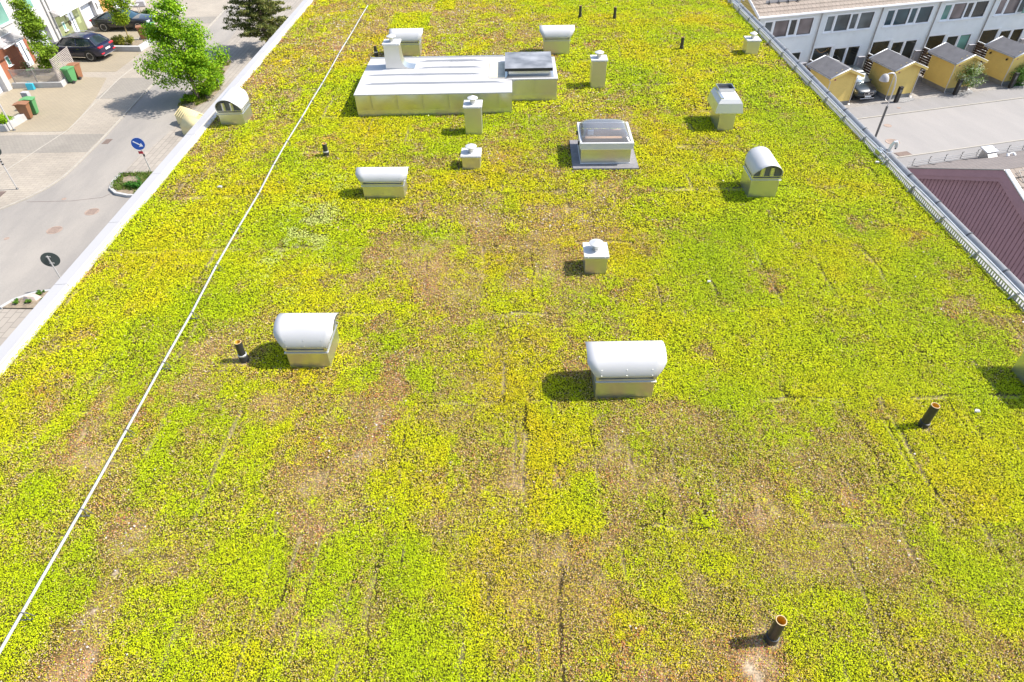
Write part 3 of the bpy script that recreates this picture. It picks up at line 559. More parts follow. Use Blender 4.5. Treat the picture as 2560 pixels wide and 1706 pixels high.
hooded_vent(0.66, 0.65, 0.285, 0.325, 'hooded vent at the white parapet, its open dark end facing the camera', (-7.49, 16.93, 0), R_(90), over=0.14)
hooded_vent(0.62, 0.60, 0.40, 0.30, 'hooded vent beside the right gutter with its meshed open end towards the camera', (5.42, 12.60, 0), R_(89), over=0.14)
hooded_vent(0.60, 0.66, 0.42, 0.31, 'grey vent cut off by the right edge of the photo', (7.99, 6.60, 0), R_(90), over=0.13)

# ------------------------------------------------------------------ cowl with skirt
def cowl():
    t = thing('roof_cowl', (5.50, 16.12, 0), R_(-1), 'tall square cowl with splayed skirt and small rectangular opening on top', 'roof vent')
    MB().box(-0.2, 0.2, -0.42, 0.42, -0.05, 0.50).build('cowl_base', 'galv', t, bevel=0.004)
    z1, z2, z3 = 0.46, 0.69, 0.79
    MB().frustum((-0.35, 0.36, -0.46, 0.50, z1), (-0.30, 0.31, -0.42, 0.46, z2)).build('skirt', 'galv', t, bevel=0.004)
    r = MB().frustum((-0.301, 0.311, -0.421, 0.461, z2 + .001), (-0.23, 0.24, -0.36, 0.46, z3))
    rf = r.build('cowl_roof', 'lid', t, bevel=0.003)
    MB().box(-0.235, -0.16, -0.35, 0.2, z3 + 0.001, z3 + 0.02).build('side_trim', 'galv', rf)
    mb = MB(); za, zb = z3 - 0.01, z3 + 0.085
    mb.box(-0.20, 0.21, 0.10, 0.115, za, zb).box(-0.20, 0.21, 0.445, 0.46, za, zb).box(-0.20, -0.185, 0.115, 0.445, za, zb).box(0.195, 0.21, 0.115, 0.445, za, zb)
    mb.build('top_frame', 'galv', t)
    MB().box(-0.184, 0.194, 0.116, 0.444, za + 0.012, za + 0.02).build('opening', 'dark', t)
cowl()

# ------------------------------------------------------------------ square flue boxes
def flue_parts(t, w, d, h, capr=0.14, flare=False):
    if not flare: MB().box(-w / 2, w / 2, -d / 2, d / 2, -0.06, h).build('flue_casing', 'galv', t, bevel=0.004)
    e = 0.028
    mb = MB().box(-w / 2 - e, w / 2 + e, -d / 2 - e, d / 2 + e, h - 0.035, h + 0.008); ld = mb.build('lid', 'lid', t, bevel=0.003)
    mb = MB()
    for sx in (-1, 1):
        for sy in (-1, 1):
            mb.lathe([(0.009, -0.002), (0.006, 0.006), (0, 0.007)], n=8)
            q = [Vector(v) for v in mb.v[-24:]]; p = Vector((sx * w * 0.38, sy * (d / 2 + e), h - 0.014))
            mb.v[-24:] = [tuple(p + Vector((v.x, sy * v.z, v.y))) for v in q]
    mb.build('screw', 'white', ld)
    mb = MB().lathe([(0.0, h + 0.215), (capr * 0.15, h + 0.208), (capr * 0.97, h + 0.155), (capr, h + 0.148), (capr * 0.97, h + 0.141), (capr * 0.62, h + 0.146), (0.0, h + 0.148)], n=28)
    cp = mb.build('rain_cap', 'lid', t, ang=25)
    mb = MB().lathe([(capr * 0.56, h + 0.0), (capr * 0.56, h + 0.05), (capr * 0.49, h + 0.055), (capr * 0.49, h + 0.15)], n=22); mb.build('neck', 'galv', cp)
def flue(loc, w, d, h, label, capr=0.135, rz=-1.0):
    t = thing('flue_box', loc, R_(rz), label, 'chimney', 'square sheet metal flues with a round rain cap')
    flue_parts(t, w, d, h, capr)
flue((-0.974, 15.92, 0), 0.42, 0.42, 0.725, 'tall flue box in front of the big sheet metal roof box')
flue((-0.958, 14.00, 0), 0.42, 0.40, 0.335, 'low flue box between the tall flue and the long low hooded vent')
flue((1.52, 9.79, 0), 0.40, 0.42, 0.385, 'low flue box alone on the middle of the roof, nearest of the flues')
flue((2.556, 19.02, 0), 0.42, 0.42, 0.775, 'tall flue box right of the black hatch')
flue((7.82, 21.62, 0), 0.40, 0.42, 0.44, 'flue box close to the gutter at the far right', capr=0.12)

# ------------------------------------------------------------------ big sheet metal roof box with hatch
def roof_box():
    t = thing('sheet_metal_roof_box', (0, 0, 0), 0, 'wide low sheet metal roof box with seamed top and a black hatch', 'roof box')
    x0, x1, x2, yf, yb, ys, H = -4.2, 0.02, 1.29, 17.04, 19.86, 17.92, 0.585
    MB().box(x0, x1, yf, yb, -0.06, 0.17).box(x1 - 0.01, x2, ys, yb - 0.2, -0.06, 0.18).build('plinth', 'galv', t, bevel=0.003)
    # bulging cladding sheets, front
    mb = MB(); xs = [x0 - 0.008, -3.79, -3.09, -2.40, -1.70, -1.0, -0.37, x1 + 0.006]
    for a, b in zip(xs[:-1], xs[1:]):
        nu, nv = 10, 6; vs = []
        sd1 = rnd.uniform(0.4, 1.0); ph = rnd.uniform(0, 6)
        for j in range(nv + 1):
            for i in range(nu + 1):
                u, v = i / nu, j / nv
                bul = 0.03 * sd1 * math.sin(PI * u) * math.sin(PI * v) + 0.004 * math.sin(ph + 5 * u + 3 * v) * math.sin(PI * u)
                vs.append((a + 0.006 + (b - a - 0.012) * u + 0.02 * (v - 0.5) * 0, yf - 0.012 - bul, 0.16 + (H - 0.17) * v + (0.006 * math.sin(ph * 2 + 4 * u) if j == nv else 0)))
        mb.add(vs, [(j * (nu + 1) + i, j * (nu + 1) + i + 1, (j + 1) * (nu + 1) + i + 1, (j + 1) * (nu + 1) + i) for j in range(nv) for i in range(nu)])
    mb.build('front_cladding', 'galv', t, ang=70)
    mb = MB()
    for xx in xs[1:-1]:
        mb.add([(xx - 0.012, yf - 0.012, H - 0.01), (xx + 0.004, yf - 0.012, H - 0.01), (xx + 0.022, yf - 0.012, 0.38), (xx + 0.022, yf - 0.012, 0.165), (xx + 0.010, yf - 0.012, 0.165), (xx + 0.008, yf - 0.012, 0.38),
                (xx - 0.012, yf - 0.034, H - 0.012), (xx + 0.004, yf - 0.034, H - 0.012), (xx + 0.022, yf - 0.034, 0.38), (xx + 0.022, yf - 0.034, 0.165), (xx + 0.010, yf - 0.034, 0.165), (xx + 0.008, yf - 0.034, 0.38)],
               [(6, 11, 8, 7), (11, 10, 9, 8), (0, 6, 7, 1), (1, 7, 8, 2), (2, 8, 9, 3), (5, 11, 6, 0), (4, 10, 11, 5)])
    mb.box(0.655, 0.672, ys - 0.03, ys - 0.002, 0.185, H - 0.02)
    mb.build('upright_seam', 'galv', t, smooth=False)
    MB().box(x0, x1, yf, yb, 0.171, H - 0.012).box(x1 - 0.01, x2 - 0.004, ys, yb - 0.2, 0.181, H - 0.012).build('casing', 'galv', t, bevel=0.003)
    # roof sheet, slightly uneven
    rf = MB(); nu, nv = 34, 14
    vs = []
    for j in range(nv + 1):
        for i in range(nu + 1):
            u, v = i / nu, j / nv; X_ = x0 - 0.02 + (x1 - x0 + 0.03) * u; Y_ = yf - 0.028 + (yb - yf + 0.05) * v
            z = H + 0.004 * math.sin(X_ * 5 + 1.3 * Y_) + 0.012 * math.sin(PI * v)
            vs.append((X_, Y_, z))
    rf.add(vs, [(j * (nu + 1) + i, j * (nu + 1) + i + 1, (j + 1) * (nu + 1) + i + 1, (j + 1) * (nu + 1) + i) for j in range(nv) for i in range(nu)])
    # apron edge and the raised right part with its swept transition
    rf.extr([(yf - 0.03, H - 0.028), (yf - 0.03, H + 0.003), (yf - 0.022, H + 0.003), (yf - 0.022, H - 0.028)], 'x', x0 - 0.02, x1 + 0.01)
    roof = rf.build('roof_sheet', 'galv_dull', t, ang=50)
    mb = MB(); pts = [(x1 + 0.005, ys - 0.03)]
    mb.prism([(x1 + 0.008, ys - 0.03 + 0.0), (x2 + 0.02, ys - 0.03), (x2 + 0.02, yb - 0.17), (x1 + 0.008, yb - 0.17)], H + 0.0, H + 0.026)
    mb.add([(x1 - 0.30, ys - 0.05, H + 0.004), (x1 + 0.008, ys - 0.035, H + 0.024), (x1 + 0.008, yb - 0.2, H + 0.024), (x1 - 0.30, yb - 0.2, H + 0.016)], [(0, 1, 2, 3)])
    mb.build('raised_roof_sheet', 'galv_dull', roof)
    mb = MB()                                            # rounded corner gusset at the step
    arc = [(x1 + 0.008, 0.33), (x1 + 0.012, 0.46), (x1 + 0.045, 0.535), (x1 + 0.12, 0.572), (x1 + 0.30, H - 0.004), (x1 + 0.008, H + 0.002)]
    mb.extr(arc, 'y', ys - 0.03, ys - 0.012); mb.build('gusset', 'galv_dull', roof)
    for k, yy in enumerate((17.70, 18.37, 18.92, 19.49)):
        mb = MB(); xa = x0 + 0.12 if k == 0 else (x0 + 0.05 if k == 1 else -2.72); xb = -0.14 if k == 0 else -0.78
        path = [(xa, yy, H + 0.012), (xa + 0.25, yy + 0.004, H + 0.052), (xa + 1.0, yy + 0.01, H + 0.06), ((xa + xb) / 2, yy, H + 0.062), (xb - 0.3, yy + 0.006, H + 0.056), (xb, yy - 0.012, H + 0.010)]
        for p, q in zip(path[:-1], path[1:]):
            mb.add([(p[0], p[1] - 0.008, H - 0.01), (q[0], q[1] - 0.008, H - 0.01), (q[0], q[1] + 0.004, q[2]), (p[0], p[1] + 0.004, p[2]), (p[0], p[1] + 0.012, H - 0.01), (q[0], q[1] + 0.012, H - 0.01)], [(0, 1, 2, 3), (3, 2, 5, 4)])
        mb.build('standing_seam', 'galv_dull', roof, smooth=False)
    MB().box(-0.62, -0.16, 18.02, 19.3, H + 0.020, H + 0.0245).build('stained_flashing', mat('rust_tinted_sheet', (0.62, 0.55, 0.42), rough=0.6, metal=0.3, var=0.12, scale=3), roof)
    MB().extr([(yb + 0.0, H - 0.02), (yb, H + 0.035), (yb + 0.03, H + 0.035), (yb + 0.03, H - 0.02)], 'x', x0 - 0.02, -0.2).build('back_upstand', 'galv', roof)
    # hatch
    mb = MB(); mb.frustum((-0.16, 1.20, 17.99, 19.5, H + 0.027), (-0.06, 1.08, 18.14, 19.36, H + 0.08)); mb.box(-0.06, 1.08, 18.14, 19.36, H + 0.08, 0.775)
    cb = mb.build('hatch_curb', 'galv', t)
    n = 10; vs = []
    for j in range(n + 1):
        for i in range(n + 1):
            u, v = i / n, j / n; vs.append((-0.165 + 1.34 * u, 18.06 + 1.36 * v, 0.845 + 0.035 * math.sin(PI * u) ** 0.6 * math.sin(PI * v) ** 0.6))
    mb = MB().add(vs, [(j * (n + 1) + i, j * (n + 1) + i + 1, (j + 1) * (n + 1) + i + 1, (j + 1) * (n + 1) + i) for j in range(n) for i in range(n)])
    hc = mb.build('hatch_cover', 'rubber', t, ang=60)
    mb = MB().box(-0.16, 1.17, 18.065, 19.415, 0.762, 0.844); mb.build('cover_rim', 'black', hc)
roof_box()
def roof_flue():
    t = thing('flue_box', (-3.385, 19.13, 0.60), R_(-0.5), 'flue box with a curved flashing foot, standing on the sheet metal roof box', 'chimney', 'square sheet metal flues with a round rain cap')
    w, d, h = 0.43, 0.42, 0.68
    pts = [(-w / 2 - 0.01, 0.0), (w / 2 + 0.38, 0.0), (w / 2 + 0.24, 0.012), (w / 2 + 0.12, 0.055), (w / 2 + 0.05, 0.14), (w / 2 + 0.015, 0.28), (w / 2, 0.45), (w / 2, h), (-w / 2, h)]
    MB().extr(pts, 'y', -d / 2, d / 2).build('flue_casing', 'galv', t, ang=40)
    flue_parts(t, w, d, h, 0.135, flare=True)
roof_flue()

# ------------------------------------------------------------------ skylight
def skylight():
    t = thing('domed_skylight', (2.205, 14.42, 0), R_(-1.2), 'square roof light with a clear domed top on a grey felt mat', 'skylight')
    MB().box(-0.77, 0.77, -0.76, 0.77, 0.0, 0.045).build('base_mat', 'felt_mat', t, bevel=0.006)
    w, d = 0.58, 0.53; mb = MB(); th = 0.03
    def ring(mb, w, d, th, z0, z1): mb.box(-w, w, -d, -d + th, z0, z1).box(-w, w, d - th, d, z0, z1).box(-w, -w + th, -d + th, d - th, z0, z1).box(w - th, w, -d + th, d - th, z0, z1)
    ring(mb, w, d, th, 0.05, 0.415); mb.build('upstand', 'galv', t, bevel=0.002)
    mb = MB(); ring(mb, w + 0.012, d + 0.012, 0.02, 0.40, 0.43); ring(mb, w + 0.006, d + 0.006, 0.012, 0.05, 0.065); mb.build('trim_rail', 'white', t)
    mb = MB(); ring(mb, w + 0.04, d + 0.065, 0.055, 0.44, 0.58); fr = mb.build('frame', 'lid', t, bevel=0.004)
    n = 18; vs = []; W2, D2 = w - 0.01, d + 0.015
    for j in range(n + 1):
        for i in range(n + 1):
            u, v = -1 + 2 * i / n, -1 + 2 * j / n
            z = 0.583 + 0.19 * ((1 - u ** 4) * (1 - v ** 4)) ** 0.55
            vs.append((u * W2, v * D2, z))
    MB().add(vs, [(j * (n + 1) + i, j * (n + 1) + i + 1, (j + 1) * (n + 1) + i + 1, (j + 1) * (n + 1) + i) for j in range(n) for i in range(n)]).build('dome', 'acrylic', t, ang=60)
    sh = MB().box(-w + th, w - th, -d + th, d - th, 0.052, 0.06); sh.build('shaft_floor', 'grey_inside', t)
    MB().box(-w + th + .001, w - th - .001, 0.02, 0.14, 0.25, 0.42).build('beam', 'wood_beam', t)
    MB().box(-w + th + .001, w - th - .001, d - th - 0.06, d - th - .001, 0.30, 0.44).build('beam', 'wood_beam', t)
    MB().box(-0.36, -0.22, 0.36, 0.42, 0.36, 0.46).build('bracket', 'white', t)
    MB().box(-w + th + .01, w - th - .01, -0.30, -0.24, 0.36, 0.40).build('operator_bar', 'steel', t)
    mb = MB()
    for yy in (-0.35, 0.2): mb.box(-w - 0.075, -w - 0.041, yy - 0.02, yy + 0.02, 0.44, 0.52)
    mb.build('latch', 'black', t)
skylight()

# ------------------------------------------------------------------ vent pipes
def vpipe(loc, h, label, tilt=0.0, band=False, r=0.058):
    t = thing('vent_pipe', loc, 0, label, 'vent pipe', 'black plastic vent pipes with orange insides')
    t.rotation_euler = (0, tilt, 0)
    MB().lathe([(r, -0.05), (r, h - 0.004)], n=24).build('outer_pipe', 'pipe', t)
    MB().lathe([(r, h - 0.004), (r - 0.002, h), (r - 0.010, h), (r - 0.011, h - 0.004)], n=24).build('rim', 'orange_rim', t)
    MB().lathe([(r - 0.0105, h - 0.003), (r - 0.0105, h - 0.45), (0.0, h - 0.45)], n=24).build('inner_pipe', 'orange', t)
    MB().lathe([(r + 0.012, -0.04), (r + 0.012, 0.10), (r + 0.001, 0.105)], n=24).build('sleeve', 'pipe', t)
    if band: MB().lathe([(r + 0.006, 0.107), (r + 0.010, 0.115), (r + 0.010, 0.135), (r + 0.002, 0.14)], n=24).build('clamp_band', 'steel', t)
vpipe((2.705, 2.877, 0), 0.465, 'black vent pipe nearest the camera, low in the photo', -0.02)
vpipe((5.759, 5.80, 0), 0.44, 'black vent pipe leaning on the lush green strip at the right')
vpipe((-4.366, 7.382, 0), 0.395, 'black vent pipe with a grey band left of the hooded vent', 0.02, True)
vpipe((-4.562, 14.632, 0), 0.33, 'short black vent pipe just right of the thin steel rod', 0.01, True)
vpipe((-4.455, 21.964, 0), 0.33, 'black vent pipe behind the left corner of the sheet metal roof box', 0.0, True, 0.052)
vpipe((2.643, 25.848, 0), 0.42, 'left one of the two black pipes standing together at the top of the photo', r=0.052)
vpipe((3.917, 25.666, 0), 0.40, 'right one of the two black pipes standing together at the top of the photo', r=0.052)
vpipe((5.687, 22.098, 0), 0.38, 'black vent pipe standing alone towards the far right flue', r=0.055)

# ------------------------------------------------------------------ lightning rod conductor on its holders
HP = [(-5.64, 27.1), (-5.646, 25.76), (-5.64, 24.44), (-5.65, 23.17), (-5.66, 21.85), (-5.64, 20.5), (-5.637, 19.24), (-5.652, 17.88), (-5.65, 16.63), (-5.67, 15.24), (-5.662, 13.96), (-5.616, 12.6), (-5.628, 11.2), (-5.625, 9.87), (-5.573, 8.455), (-5.565, 7.216), (-5.536, 5.839), (-5.527, 4.545), (-5.53, 3.219), (-5.53, 1.9), (-5.53, 0.6)]
t = thing('lightning_conductor', (0, 0, 0), 0, 'thin bright steel rod running the length of the roof on small wire holders', 'conductor rod')
mb = MB().tube([(-5.637, 27.6, 0.115)] + [(x, y, 0.12) for x, y in HP], 0.017, 8); mb.build('rod', 'steel', t)
for x, y in HP:
    mb = MB(); arc = [(x - 0.05, y, 0.02), (x - 0.045, y, 0.10), (x - 0.015, y, 0.142), (x + 0.02, y, 0.142), (x + 0.055, y + 0.01, 0.10), (x + 0.085, y + 0.02, 0.0)]
    mb.tube(arc, 0.006, 5); mb.tube([(x - 0.05, y - 0.03, 0.02), (x + 0.085, y - 0.015, 0.012)], 0.008, 5); mb.tube([(x + 0.02, y, 0.14), (x + 0.06, y - 0.035, 0.01)], 0.005, 5)
    mb.build('holder', 'darksteel', t)

# ------------------------------------------------------------------ swan-neck cable entries at the gutter
def swan(loc, s, label):
    t = thing('swan_neck_pipe', loc, 0, label, 'cable pipe', 'bent metal pipes rising from the gutter')
    MB().tube([(0, 0, -0.06), (0.0, 0, 0.16 * s), (0.012, 0, 0.24 * s), (0.05, 0, 0.31 * s), (0.095, 0, 0.32 * s), (0.13, 0, 0.27 * s), (0.135, 0, 0.20 * s)], [0.034] * 4 + [0.036, 0.040, 0.040], 12).build('bent_pipe', 'steel', t)
    MB().tube([(0.135, 0, 0.20 * s), (0.13, 0, 0.16 * s)], 0.02, 8).build('nozzle', 'darksteel', t)
    MB().tube([(-0.25, 0.10, 0.16), (-0.20, 0.05, 0.2), (-0.12, -0.02, 0.16), (-0.04, -0.055, 0.12), (0.05, -0.04, 0.13), (0.10, 0.02, 0.12)], 0.009, 6).build('cable', 'white', t)
    MB().box(-0.275, -0.21, -0.12, 0.08, 0.06, 0.165).build('junction_box', 'galv', t, bevel=0.004)
swan((8.954, 14.107, 0), 1.15, 'bent steel pipe with a white cable rising from the gutter above the road')
swan((8.90, 26.9, 0), 1.1, 'bent white pipe at the top end of the gutter near the house roof')

# ================================================================== LEFT SIDE (ground at GL)
G0 = GL
def sheet(name, pts, z, m, kind='structure', h=0.03):
    mb = MB(); mb.prism([(x, y) for x, y in pts], z - h, z); return tag(mb.build(name, m, smooth=False), kind=kind)
def ccw(p):
    a = sum(p[i][0] * p[(i + 1) % len(p)][1] - p[(i + 1) % len(p)][0] * p[i][1] for i in range(len(p)))
    return p if a > 0 else p[::-1]
KERB = [(-31.0, 20.0), (-27.6, 24.0), (-25.9, 26.0), (-24.85, 27.3), (-24.2, 28.2), (-23.72, 29.3), (-23.5, 30.4), (-23.5, 32.0), (-23.6, 34.5), (-23.85, 38.0), (-24.1, 41.0), (-24.5, 48.0), (-24.95, 56.4), (-25.5, 64.4), (-26.6, 80.0), (-27.8, 95.0)]
sheet('street', ccw([(-60, -30), (-9, -30), (-9, 95), (-27.8, 95)] + KERB[::-1] + [(-60, 0)]), G0 + 0.004, 'asphalt')
sheet('street_paving', ccw(KERB + [(-60, 95), (-60, 20)]), G0 + 0.018, 'paver')
def band(y0, y1, name='paving_band', x0=-34.5, m='paver_dark', z=0.0225, x1=None):
    def kx(y):
        for (a, b), (c, d) in zip(KERB[:-1], KERB[1:]):
            if b <= y <= d: return a + (c - a) * (y - b) / (d - b)
        return -24
    xa, xb = kx(y0), kx(y1)
    sheet(name, ccw([(x0, y0), ((xa if x1 is None else x1) - 0.12, y0), ((xb if x1 is None else x1) - 0.12, y1), (x0, y1)]), G0 + z, m)
band(33.35, 35.75, x0=-33.6); band(41.2, 44.9, x0=-27.0); band(57.5, 59.5, x0=-33); band(70, 74, x0=-33)
sheet('driveway', ccw([(-34.9, 45.9), (-28.05, 45.0), (-27.0, 41.2), (-26.2, 36.2), (-33.6, 36.2), (-33.6, 43.4), (-34.9, 43.4)]), G0 + 0.026, 'paver_yard')
sheet('driveway', ccw([(-34.9, 46.4), (-27.95, 46.2), (-27.9, 50.4), (-34.9, 50.9)]), G0 + 0.026, 'paver_yard')
sheet('driveway', ccw([(-34.9, 53.4), (-28.0, 54.3), (-28.0, 58.5), (-34.9, 58.6)]), G0 + 0.026, 'paver_yard')
# light drainage line and kerb
def strip(name, pts, w, z0, z1, m, lab=None, cat=None):
    mb = MB()
    for i, (a, b) in enumerate(zip(pts[:-1], pts[1:])):
        a = Vector((*a, 0)); b = Vector((*b, 0)); d = (b - a).normalized(); nrm = Vector((-d.y, d.x, 0)) * w / 2; e = d * 0.0
        mb.prism([((a - nrm - e).x, (a - nrm - e).y), ((b - nrm + e).x, (b - nrm + e).y), ((b + nrm + e).x, (b + nrm + e).y), ((a + nrm - e).x, (a + nrm - e).y)], z0, z1)
    o = mb.build(name, m, smooth=False)
    return tag(o, lab, cat) if cat else tag(o, kind='structure')
strip('kerb', KERB[:14], 0.09, G0 - 0.02, G0 + 0.05, 'kerbstone')
strip('drain_line', [(-27.0, 52.4), (-27.1, 44.8), (-26.3, 36.4), (-27.2, 30.0), (-28.2, 27.0)], 0.07, G0, G0 + 0.030, 'kerbstone')
# sidewalk along our building with planting beds
WALK = [(-20.5, 30.6), (-20.5, 33.0), (-20.3, 33.4), (-20.0, 36.2), (-20.1, 38.6), (-20.9, 39.6), (-21.1, 43.0), (-21.6, 48.9), (-22.4, 56.0), (-23.2, 64.0), (-24.5, 80), (-25.5, 95)]
sheet('sidewalk', ccw(WALK + [(-9.2, 95), (-9.2, 22.5), (-15, 22.5), (-17.6, 25.5), (-18.3, 28.4), (-20.0, 28.9), (-20.4, 29.6)]), G0 + 0.034, 'paver_walk')
BED = [(-21.05, 39.7), (-20.2, 38.7), (-19.9, 39.4), (-19.3, 40.6), (-19.25, 42.4), (-19.9, 44.6), (-20.2, 47.6), (-20.85, 49.0), (-21.6, 48.8), (-21.15, 43.5)]
sheet('planting_bed', ccw(BED), G0 + 0.07, 'soil_bed')
ISL = [(-20.45, 30.6), (-20.5, 29.7), (-20.3, 29.0), (-19.8, 28.5), (-19.1, 28.25), (-18.3, 28.2), (-17.6, 28.5), (-17.6, 30.7)]
sheet('planting_bed', ccw(ISL), G0 + 0.10, 'soil_bed')
strip('kerb', ISL[:6], 0.13, G0, G0 + 0.14, 'concrete')
IS2 = [(-20.2, 19.45), (-19.95, 19.95), (-19.4, 20.35), (-18.8, 20.55), (-18.0, 20.5), (-17.8, 19.35)]
sheet('planting_bed', ccw(IS2), G0 + 0.10, 'soil_bed'); strip('kerb', IS2[:5], 0.13, G0, G0 + 0.13, 'concrete')
sheet('sidewalk', ccw([(-17.7, 12.0), (-30, 12), (-23.5, 17.0), (-21.0, 18.7), (-20.2, 19.45), (-17.8, 19.32)]), G0 + 0.045, 'paver_walk')
strip('drain_line', [(-24.0, 27.93), (-21.8, 27.95), (-20.4, 28.25), (-20.1, 28.7)], 0.03, G0, G0 + 0.006, 'iron_dark')

# covers in the road
def manhole(x, y, r, m, label, z=G0):
    mb = MB().lathe([(r, z - 0.01), (r, z + 0.012), (r * 0.9, z + 0.014), (r * 0.88, z + 0.009), (0.0, z + 0.009)], c=(x, y), n=26)
    t = mb.build('manhole_cover', m); tag(t, label, 'manhole cover', 'round iron covers in the road')
    if r > 0.25:
        mb = MB()
        for k in range(5): mb.box(x - r * 0.65, x + r * 0.65, y - r * 0.6 + k * r * 0.3 - 0.012, y - r * 0.6 + k * r * 0.3 + 0.012, z + 0.0095, z + 0.013)
        mb.build('raised_ribs', 'iron_dark', t)
    return t
manhole(-20.25, 26.87, 0.33, 'iron', 'beige round manhole cover nearest the small oval planting bed')
manhole(-21.21, 25.27, 0.34, 'iron', 'brown round manhole cover between the other cover and the round sign seen from behind')
manhole(-22.27, 28.16, 0.11, 'iron', 'small round valve cover in the road beyond the two big covers')
manhole(-23.04, 24.61, 0.11, 'iron', 'small round valve cover at the left edge of the photo')
def grate(x, y, w, d, label, z=G0, rz=0.0):
    t = MB().box(-w / 2, w / 2, -d / 2, d / 2, -0.01, 0.0125).build('drain_grate', 'iron_dark'); t.location = (x, y, z); t.rotation_euler = (0, 0, rz)
    tag(t, label, 'drain grate', 'rectangular iron drain grates')
    mb = MB()
    for k in range(7): mb.box(-w * 0.44, w * 0.44, -d * 0.45 + k * d * 0.15 - 0.012, -d * 0.45 + k * d * 0.15 + 0.012, 0.013, 0.019)
    mb.build('grate_bars', 'iron', t)
grate(-23.2, 34.72, 0.36, 0.62, 'rectangular iron drain grate at the kerb beside the grey paving band')
grate(-25.9, 28.6, 0.55, 0.8, 'rust brown iron cover in the paving at the left edge of the photo', z=G0 + 0.02)

# ------------------------------------------------------------------ foliage
def leaves(name, parent, blobs, n, s, cols, m='leaf', gap=0.35, seed=1, flat=0.55, shell=0.55):
    """leaf-sized faces spread through a set of ellipsoid clumps (x,y,z,rx,ry,rz)"""
    g = np.random.default_rng(seed); bl = np.array(blobs, float)
    vol = bl[:, 3] * bl[:, 4] * bl[:, 5]; pick = g.choice(len(bl), n, p=vol / vol.sum()); b = bl[pick]
    d = g.standard_normal((n, 3)); d /= np.linalg.norm(d, axis=1)[:, None]; r = g.random(n) ** shell
    P = b[:, :3] + d * r[:, None] * b[:, 3:6]
    q = fbm(P[:, 0] * 1.0 + P[:, 2] * 0.7, P[:, 1] + P[:, 2] * 1.3, 2.2, 3, seed + 5)
    k = q > gap; P = P[k]; q = q[k]; d = d[k]; n = len(P)
    N = d * (1 - flat) + np.array((0, 0, 1)) * flat + g.standard_normal((n, 3)) * 0.45; N /= np.linalg.norm(N, axis=1)[:, None]
    A = np.cross(N, g.standard_normal((n, 3))); A /= np.linalg.norm(A, axis=1)[:, None]; Bq = np.cross(N, A)
    ss = (s * g.uniform(0.6, 1.35, n))[:, None]
    V = np.stack([P - A * ss * 0.5, P + Bq * ss * 0.33, P + A * ss * 0.5, P - Bq * ss * 0.33], 1).reshape(-1, 3)
    t = np.clip(0.5 + (q - 0.5) * 1.2 + g.standard_normal(n) * 0.28, 0, 1)
    C = pal([(i / (len(cols) - 1), c) for i, c in enumerate(cols)], t)
    o = mesh_np(name, V, np.arange(n * 4).reshape(-1, 4), np.repeat(C, 4, 0), m, parent); return o
GREEN = [(0.10, 0.23, 0.005), (0.19, 0.36, 0.006), (0.32, 0.48, 0.01)]
LIME = [(0.13, 0.24, 0.012), (0.24, 0.36, 0.015), (0.36, 0.42, 0.02)]
HEDGE = [(0.14, 0.17, 0.02), (0.26, 0.27, 0.03), (0.40, 0.36, 0.06)]
MIX = [(0.10, 0.17, 0.012), (0.17, 0.28, 0.015), (0.30, 0.22, 0.03)]
def limbs(mb, base, top, n, spread, r0, z0f=0.35, seed=1):
    g = random.Random(seed); b = Vector(base); t = Vector(top)
    for k in range(n):
        f = z0f + (0.9 - z0f) * k / n; p = b.lerp(t, f); a = g.uniform(0, 2 * PI); L = spread * (1.15 - f) * g.uniform(0.7, 1.1)
        q = p + Vector((math.cos(a) * L, math.sin(a) * L, L * 0.75)); mid = p.lerp(q, 0.5) + Vector((0, 0, -0.05 * L))
        mb.tube([p, mid, q], [r0 * (1 - f) * 0.7 + 0.01, r0 * 0.35 * (1 - f) + 0.008, 0.006], 6, caps=False)
def tree(name, label, cat, base, top, r0, blobs, n, s, cols, bark='bark', gap=0.35, seed=1, nl=10, spread=1.6, group=None, flat=0.5):
    t = thing(name, base, 0, label, cat, group); tp = Vector(top) - Vector(base)
    mb = MB(); g = random.Random(seed)
    path = [(0, 0, -0.1)] + [(tp.x * f + g.uniform(-1, 1) * 0.05, tp.y * f + g.uniform(-1, 1) * 0.05, tp.z * f) for f in (0.15, 0.35, 0.6, 0.85)] + [tuple(tp)]
    mb.tube(path, [r0 * 1.25, r0, r0 * 0.8, r0 * 0.5, r0 * 0.25, 0.01], 10); limbs(mb, (0, 0, 0), tp, nl, spread, r0, seed=seed)
    mb.build('trunk', bark, t)
    bl = [(b[0], b[1], b[2], b[3], b[4], b[5]) for b in blobs]
    leaves('crown', t, bl, n, s, cols, gap=gap, seed=seed, flat=flat); return t
def rand_blobs(cz, n, seed, prof, jr=0.5, br=(0.5, 0.8)):
    """clumps around an axis; prof = [(z, radius)]"""
    g = random.Random(seed); out = []
    for k in range(n):
        z = g.uniform(prof[0][0], prof[-1][0]); r = np.interp(z, [p[0] for p in prof], [p[1] for p in prof])
        a = g.uniform(0, 2 * PI); q = r * g.uniform(0.15, 0.85); w = g.uniform(*br) * (0.45 + 0.5 * r / 2)
        out.append((q * math.cos(a), q * math.sin(a), z, w, w, w * 0.8))
    return out
tree('leafy_tree', 'bright green leafy street tree standing in the planting bed beside the road', 'tree', (-20.14, 40.78, G0 + 0.06), (-20.3, 41.0, -3.0), 0.10,
     rand_blobs(0, 95, 4, [(1.0, 1.3), (1.6, 2.1), (2.5, 2.45), (3.4, 2.2), (4.3, 1.6), (5.2, 0.95), (5.9, 0.4)], br=(0.6, 0.95)), 30000, 0.135, GREEN, gap=0.37, seed=11, nl=16, spread=2.1)
